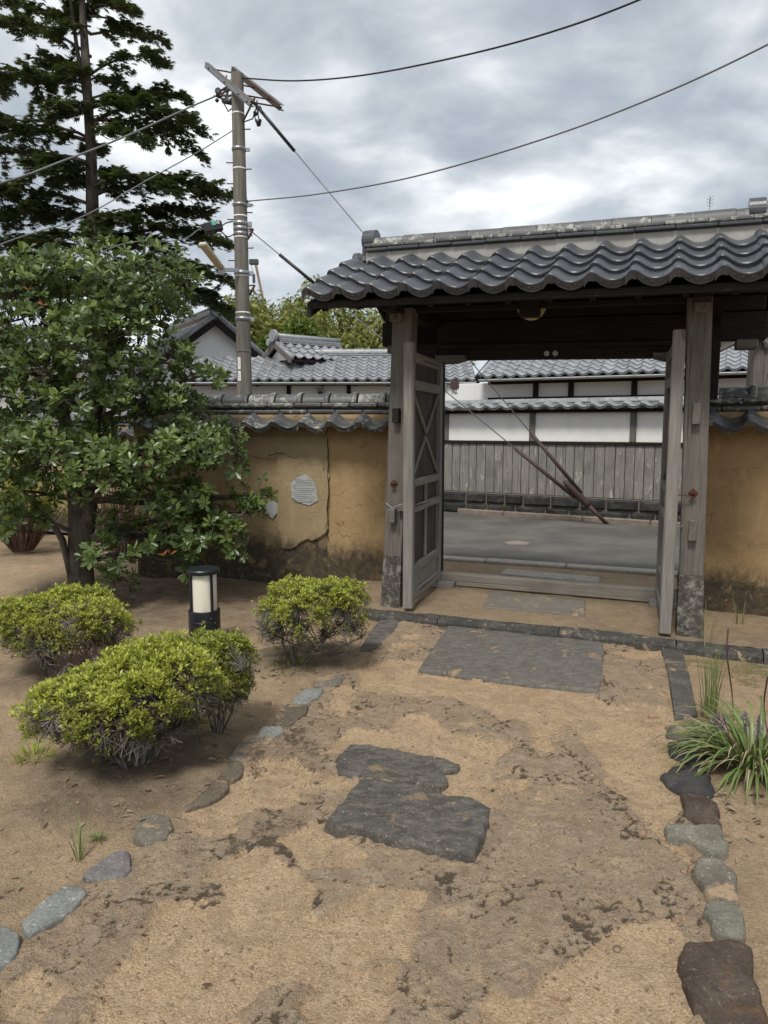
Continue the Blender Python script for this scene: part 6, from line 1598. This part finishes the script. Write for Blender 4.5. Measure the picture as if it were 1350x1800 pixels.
bamboo('bamboo clump with the highest feathery tips, behind the small gabled roof', 535, 462, 36, 55, 14)
bamboo('bamboo clump behind the left end of the gate roof', 605, 470, 35, 50, 13)
bamboo('bamboo clump showing under the gate eave beside the left post', 668, 500, 32, 45, 12)
bamboo('bamboo clump hidden for the most part by the gate roof', 740, 500, 34, 50, 10)
bamboo('lower bamboo clump filling the gap right of the fir', 440, 545, 38, 35, 8)
roundtree('round_tree', 'dense rounded green tree in front of the bamboo, above the tiled roof', 533, 560, 26, 52, 2.2, 4200, L=.17)
roundtree('round_tree', 'bright green low tree crown right of the utility pole above the roof', 470, 588, 27, 30, 2.0, 1800, L=.15)
roundtree('dark_tree', 'dark green tree glimpsed between the right gate post and the porch', 1275, 560, 22, 55, 1.5, 4200, 'leaf_fir', .16)
roundtree('dark_tree', 'dark low tree at the foot of the fir beside the pole', 395, 545, 24, 45, 1.0, 2500, 'leaf_fir', .2)

# --- strap leaved plant with purple flowers and a tuft of tall grass at right
def blades(name, label, cat, base, n_, length, width, lean, mat, curl=1.0, spread=.06, parent=None, k=7, zlift=0.0):
    t = parent or thing(name, label, cat, tuple(base)); V_, F_, rn, tp = [], [], [], []
    for i in range(n_):
        a = random.uniform(0, 2 * pi); r = spread * sqrt(random.random()); L = length * random.uniform(.6, 1.1); w = width * random.uniform(.7, 1.2); el = radians(random.uniform(*lean)); x, y, z = cos(a) * r, sin(a) * r, 0.0
        a2 = a + random.gauss(0, .5); b0 = len(V_); c_r = random.random(); c_t = random.random() ** 2.5
        for q in range(k + 1):
            t_ = q / k; ww = w * (1 - t_ ** 2.2) * (.5 + .5 * min(1, t_ * 5)) + .0004; sx, sy = -sin(a2), cos(a2)
            V_ += [(x - sx * ww / 2, y - sy * ww / 2, z + ww * .15), (x, y, z - ww * .12), (x + sx * ww / 2, y + sy * ww / 2, z + ww * .15)]; rn += [c_r] * 3; tp += [c_t] * 3
            st_ = L / k; x += cos(a2) * cos(el) * st_; y += sin(a2) * cos(el) * st_; z += sin(el) * st_; el -= curl * random.uniform(.7, 1.2) * (.35 + t_) * 2.2 / k
            if z < .012: z = .012 + random.random() * .004; el = max(el, 0)
            if q < k:
                j = b0 + q * 3; F_ += [(j, j + 1, j + 4, j + 3), (j + 1, j + 2, j + 5, j + 4)]
    o = link('blades', npmesh('blades', V_, F_, True, {'rnd': rn, 'tip': tp}), t, MAT[mat]); o['kind'] = 'stuff'; return t
lb0 = G(1322, 1350, 0)
LP = blades('strap_leaved_plant', 'spreading clump of arching strap leaves with purple flower spikes at the right edge', 'plant', (lb0.x, lb0.y, 0), 190, .46, .015, (25, 80), 'leaf_blade', 1.45, .12)
blades('', '', '', (0, 0, 0), 70, .36, .012, (20, 75), 'leaf_dead', 1.1, .12, parent=LP)
fl = MB()
for i in range(6):
    a = random.uniform(0, 6.28); r = random.uniform(.03, .16); h = random.uniform(.18, .27); bx_, by_ = cos(a) * r, sin(a) * r + .05
    MB().tube([(bx_ * .4, by_ * .4, 0), (bx_, by_, h)], .0025, 4).build('flower_stalk', MAT['twig_red'], LP)
    for k in range(34):
        t_ = random.random(); q = Vector((bx_, by_, h - .09 * t_)) + Vector((random.gauss(0, .008), random.gauss(0, .008), 0)); d = Vector((random.gauss(0, 1), random.gauss(0, 1), random.gauss(0, 1))).normalized() * .005; e = d.orthogonal().normalized() * .004; fl.add([q - d, q + e, q + d, q - e, q + d.cross(e).normalized() * .005], [(0, 1, 4), (1, 2, 4), (2, 3, 4), (3, 0, 4)])
tag(fl.build('flowers', MAT['petal_purple'], LP), kind='stuff')
for pts in ([G(1290, 1290), W(1287, 1220, 3.75), W(1278, 1150, 3.7), W(1280, 1105, 3.7)], [G(1350, 1300), W(1343, 1240, 3.6), W(1349, 1190, 3.5)]):
    MB().tube([p - Vector((lb0.x, lb0.y, 0)) for p in catenary(pts, 5)], .004, 5).build('dead_stalk', MAT['twig_red'], LP)
tg = G(1250, 1262, 0)
TG = blades('tall_grass', 'tuft of thin upright green grass by the right end of the kerb', 'grass', (tg.x, tg.y, 0), 46, .40, .006, (80, 92), 'leaf_blade', .10, .055)
blades('', '', '', (0, 0, 0), 30, .16, .005, (50, 90), 'leaf_dead', .5, .07, parent=TG)
for i, (px, py, n_, L) in enumerate(((1240, 1140, 8, .32), (1300, 1100, 6, .25), (1340, 1075, 14, .25))):
    b = G(px, py, .05 if i < 2 else 0); blades('tall_grass', ('few tall green blades rising beside the right stone post foot', 'few thin blades growing at the foot of the right garden wall', 'grass tuft against the right garden wall at the picture edge')[i], 'grass', tuple(b), n_, L, .006, (75, 92) if i < 2 else (30, 80), 'leaf_blade', .12 if i < 2 else .5, .03)
sp_ = G(140, 1512, 0); blades('weed_sprout', 'single thin weed sprouting from bare soil below the front azalea', 'weed', (sp_.x, sp_.y, 0), 9, .16, .006, (60, 90), 'leaf_blade', .15, .012)
sp_ = G(172, 1478, 0); blades('weed_sprout', 'tiny green tuft in the bare soil right of the thin weed', 'weed', (sp_.x, sp_.y, 0), 30, .04, .004, (20, 80), 'leaf_blade', .5, .02)
sp_ = G(500, 1180, 0); blades('weed_sprout', 'small green leafy shoots under the stems of the right hand azalea', 'weed', (sp_.x + .05, sp_.y, 0), 60, .09, .010, (20, 80), 'leaf_azalea', .5, .12)
sp_ = G(60, 1335, 0); blades('weed_sprout', 'loose green sprig low at the left foot of the largest azalea', 'weed', (sp_.x, sp_.y, 0), 60, .10, .007, (20, 85), 'leaf_azalea', .5, .08)
for (px, dz, hh) in ((1247, 0, .075), (1302, 0, .03)):
    p = W(px, 366, 5.6); 
sg_ = gl(2.36, VR, ZRG + .215 + SAG(2.36)); SG = thing('roof_sprig', 'tiny weed sprig growing on top of the gate ridge', 'weed', tuple(sg_)); m_ = MB(); m_.tube([(0, 0, 0), (.005, 0, .09)], .0018, 4)
for k in range(10): a = k * 2.1; z = .02 + k * .007; m_.tube([(0, 0, z), (cos(a) * .03, sin(a) * .03, z + .02)], .0013, 3)
m_.build('shoots', MAT['twig_red'], SG)

# --- loose things on the ground
ICO = None
import bmesh
bm = bmesh.new(); bmesh.ops.create_icosphere(bm, subdivisions=1, radius=1); ICO = np.array([v.co[:] for v in bm.verts]); ICOF = [tuple(v.index for v in f.verts) for f in bm.faces]; bm.free()
def pebbles(name, label, n_, size, where, mat):
    O, S = [], []
    while len(O) < n_:
        p = where(); s_ = size[0] * (size[1] / size[0]) ** (random.random() ** 3)
        O.append((p[0], p[1], hsample(p[0], p[1]) + s_ * .05)); S.append(s_)
    O, S = np.array(O), np.array(S); V_ = []
    J = 1 + .55 * (RNG.random((n_, len(ICO), 1)) - .5); ang = RNG.random(n_) * 6.28; c, s = np.cos(ang), np.sin(ang); P = ICO[None] * J * np.stack([.7 + .8 * RNG.random(n_), .6 + .5 * RNG.random(n_), .25 + .3 * RNG.random(n_)], 1)[:, None]
    X = P[..., 0] * c[:, None] - P[..., 1] * s[:, None]; Y = P[..., 0] * s[:, None] + P[..., 1] * c[:, None]; P = np.stack([X, Y, P[..., 2]], -1) * S[:, None, None] + O[:, None]
    Fs = (np.array(ICOF)[None] + (np.arange(n_) * len(ICO))[:, None, None]).reshape(-1, 3)
    o = link(name, npmesh(name, P.reshape(-1, 3), Fs), None, MAT[mat]); tag(o, label, name.replace('_', ' '), kind='stuff'); return o
def on_path():
    while True:
        y = 1.3 + 4.3 * random.random() ** 1.4; x = random.uniform(-2.2, 2.4)
        if inpoly(np.array([x]), np.array([y]), path_poly)[0]: return x, y
def any_ground(): y = 1.3 + 6 * random.random() ** 1.3; return random.uniform(-.62, .62) * y, y
pebbles('gravel', 'sand coloured grit and pebbles scattered over the path', 11000, (.0018, .0075), on_path, 'pebble')
pebbles('grit', 'small dull stones scattered over the bare soil of the yard', 6000, (.002, .008), any_ground, 'rubble')
def rubble_at(px, py, r):
    g = G(px, py); 
    def f(): a = random.uniform(0, 6.28); q = r * sqrt(random.random()); return g.x + cos(a) * q, g.y + sin(a) * q
    return f
rb = [(650, 1180, .35), (560, 1250, .3), (700, 1200, .3), (1200, 1540, .12), (1190, 1480, .15), (1100, 1600, .3), (980, 1400, .3), (560, 1380, .25), (1180, 1280, .15), (470, 1330, .2)]
def rubb():
    a = random.choice(rb); return rubble_at(*a)()
pebbles('rubble', 'broken pinkish bits of sandstone lying on the path', 170, (.007, .022), rubb, 'rubble')
for i, (px, py, r, lb) in enumerate(((618, 1163, .026, 'flat pinkish stone chip lying left of the gate slab'), (1148, 1262, .026, 'rounded pale chip near the right edging strip'), (838, 1513, .020, 'pink chip beside the corner of the larger rough slab'), (470, 1283 - 45, .022, 'pinkish stone chip lying below the right hand azalea'), (80, 1378, .030, 'tan oval stone at the left foot of the front azalea'), (985, 1757, .022, 'curled tan chip near the bottom of the path'))):
    g = G(px, py); stone('stone_chip', lb, None, r * .8, 'rubble', rough=.002, rim=.35, edge_wob=.004, pts=[g + Vector((cos(a) * r * random.uniform(.8, 1.5), sin(a) * r * random.uniform(.6, 1), 0)) for a in np.linspace(0, 6.28, 8, endpoint=False)])
# dead leaves and bits of straw
lf_n = 900; O, D, S = [], [], []
for i in range(lf_n):
    c = random.choice([(250, 1370, .5), (330, 1300, .45), (520, 1180, .35), (150, 1060, .9), (300, 1010, .9), (1290, 1390, .28), (1240, 1290, .15), (120, 1450, .5), (1300, 1440, .3), (60, 960, .8), (450, 1000, .6)]); g = G(c[0], c[1]); a = random.uniform(0, 6.28); q = c[2] * sqrt(random.random()); x, y = g.x + cos(a) * q, g.y + sin(a) * q
    if inpoly(np.array([x]), np.array([y]), path_poly)[0] and random.random() < .85: continue
    O.append((x, y, hsample(x, y) + .006)); D.append((cos(a * 7), sin(a * 7), random.uniform(-.1, .35))); S.append(random.choice((.02, .03, .045)))
O, D, S = map(np.array, (O, D, S))
lo = scatter('leaf_litter', LEAF, LEAF_F, O, D, unit(np.array([0, 0, 1.0]) + RNG.normal(size=O.shape) * .25), S, RNG.random(len(O)), np.zeros(len(O)), 'leaf_dead', None, wide=.3 + 1.2 * RNG.random(len(O)) ** 2)
tag(lo, 'dead leaves and straw lying under the bushes', 'leaf litter')
for px, py, lb in ((375, 1731, 'small dark curled leaf lying on the sand near the bottom'), (10, 1578, 'reddish dead leaf on the soil at the left edge')):
    g = G(px, py); g.z = hsample(g.x, g.y) + .006; me = npmesh('fallen_leaf', np.array(LEAF) * .035, LEAF_F, False, {'rnd': [0] * 8, 'tip': [0] * 8}); me.materials.append(MAT['twig_red']); o = tag(link('fallen_leaf', me), lb, 'leaf'); o.location = g; o.rotation_euler = (.2, .1, 2.0)
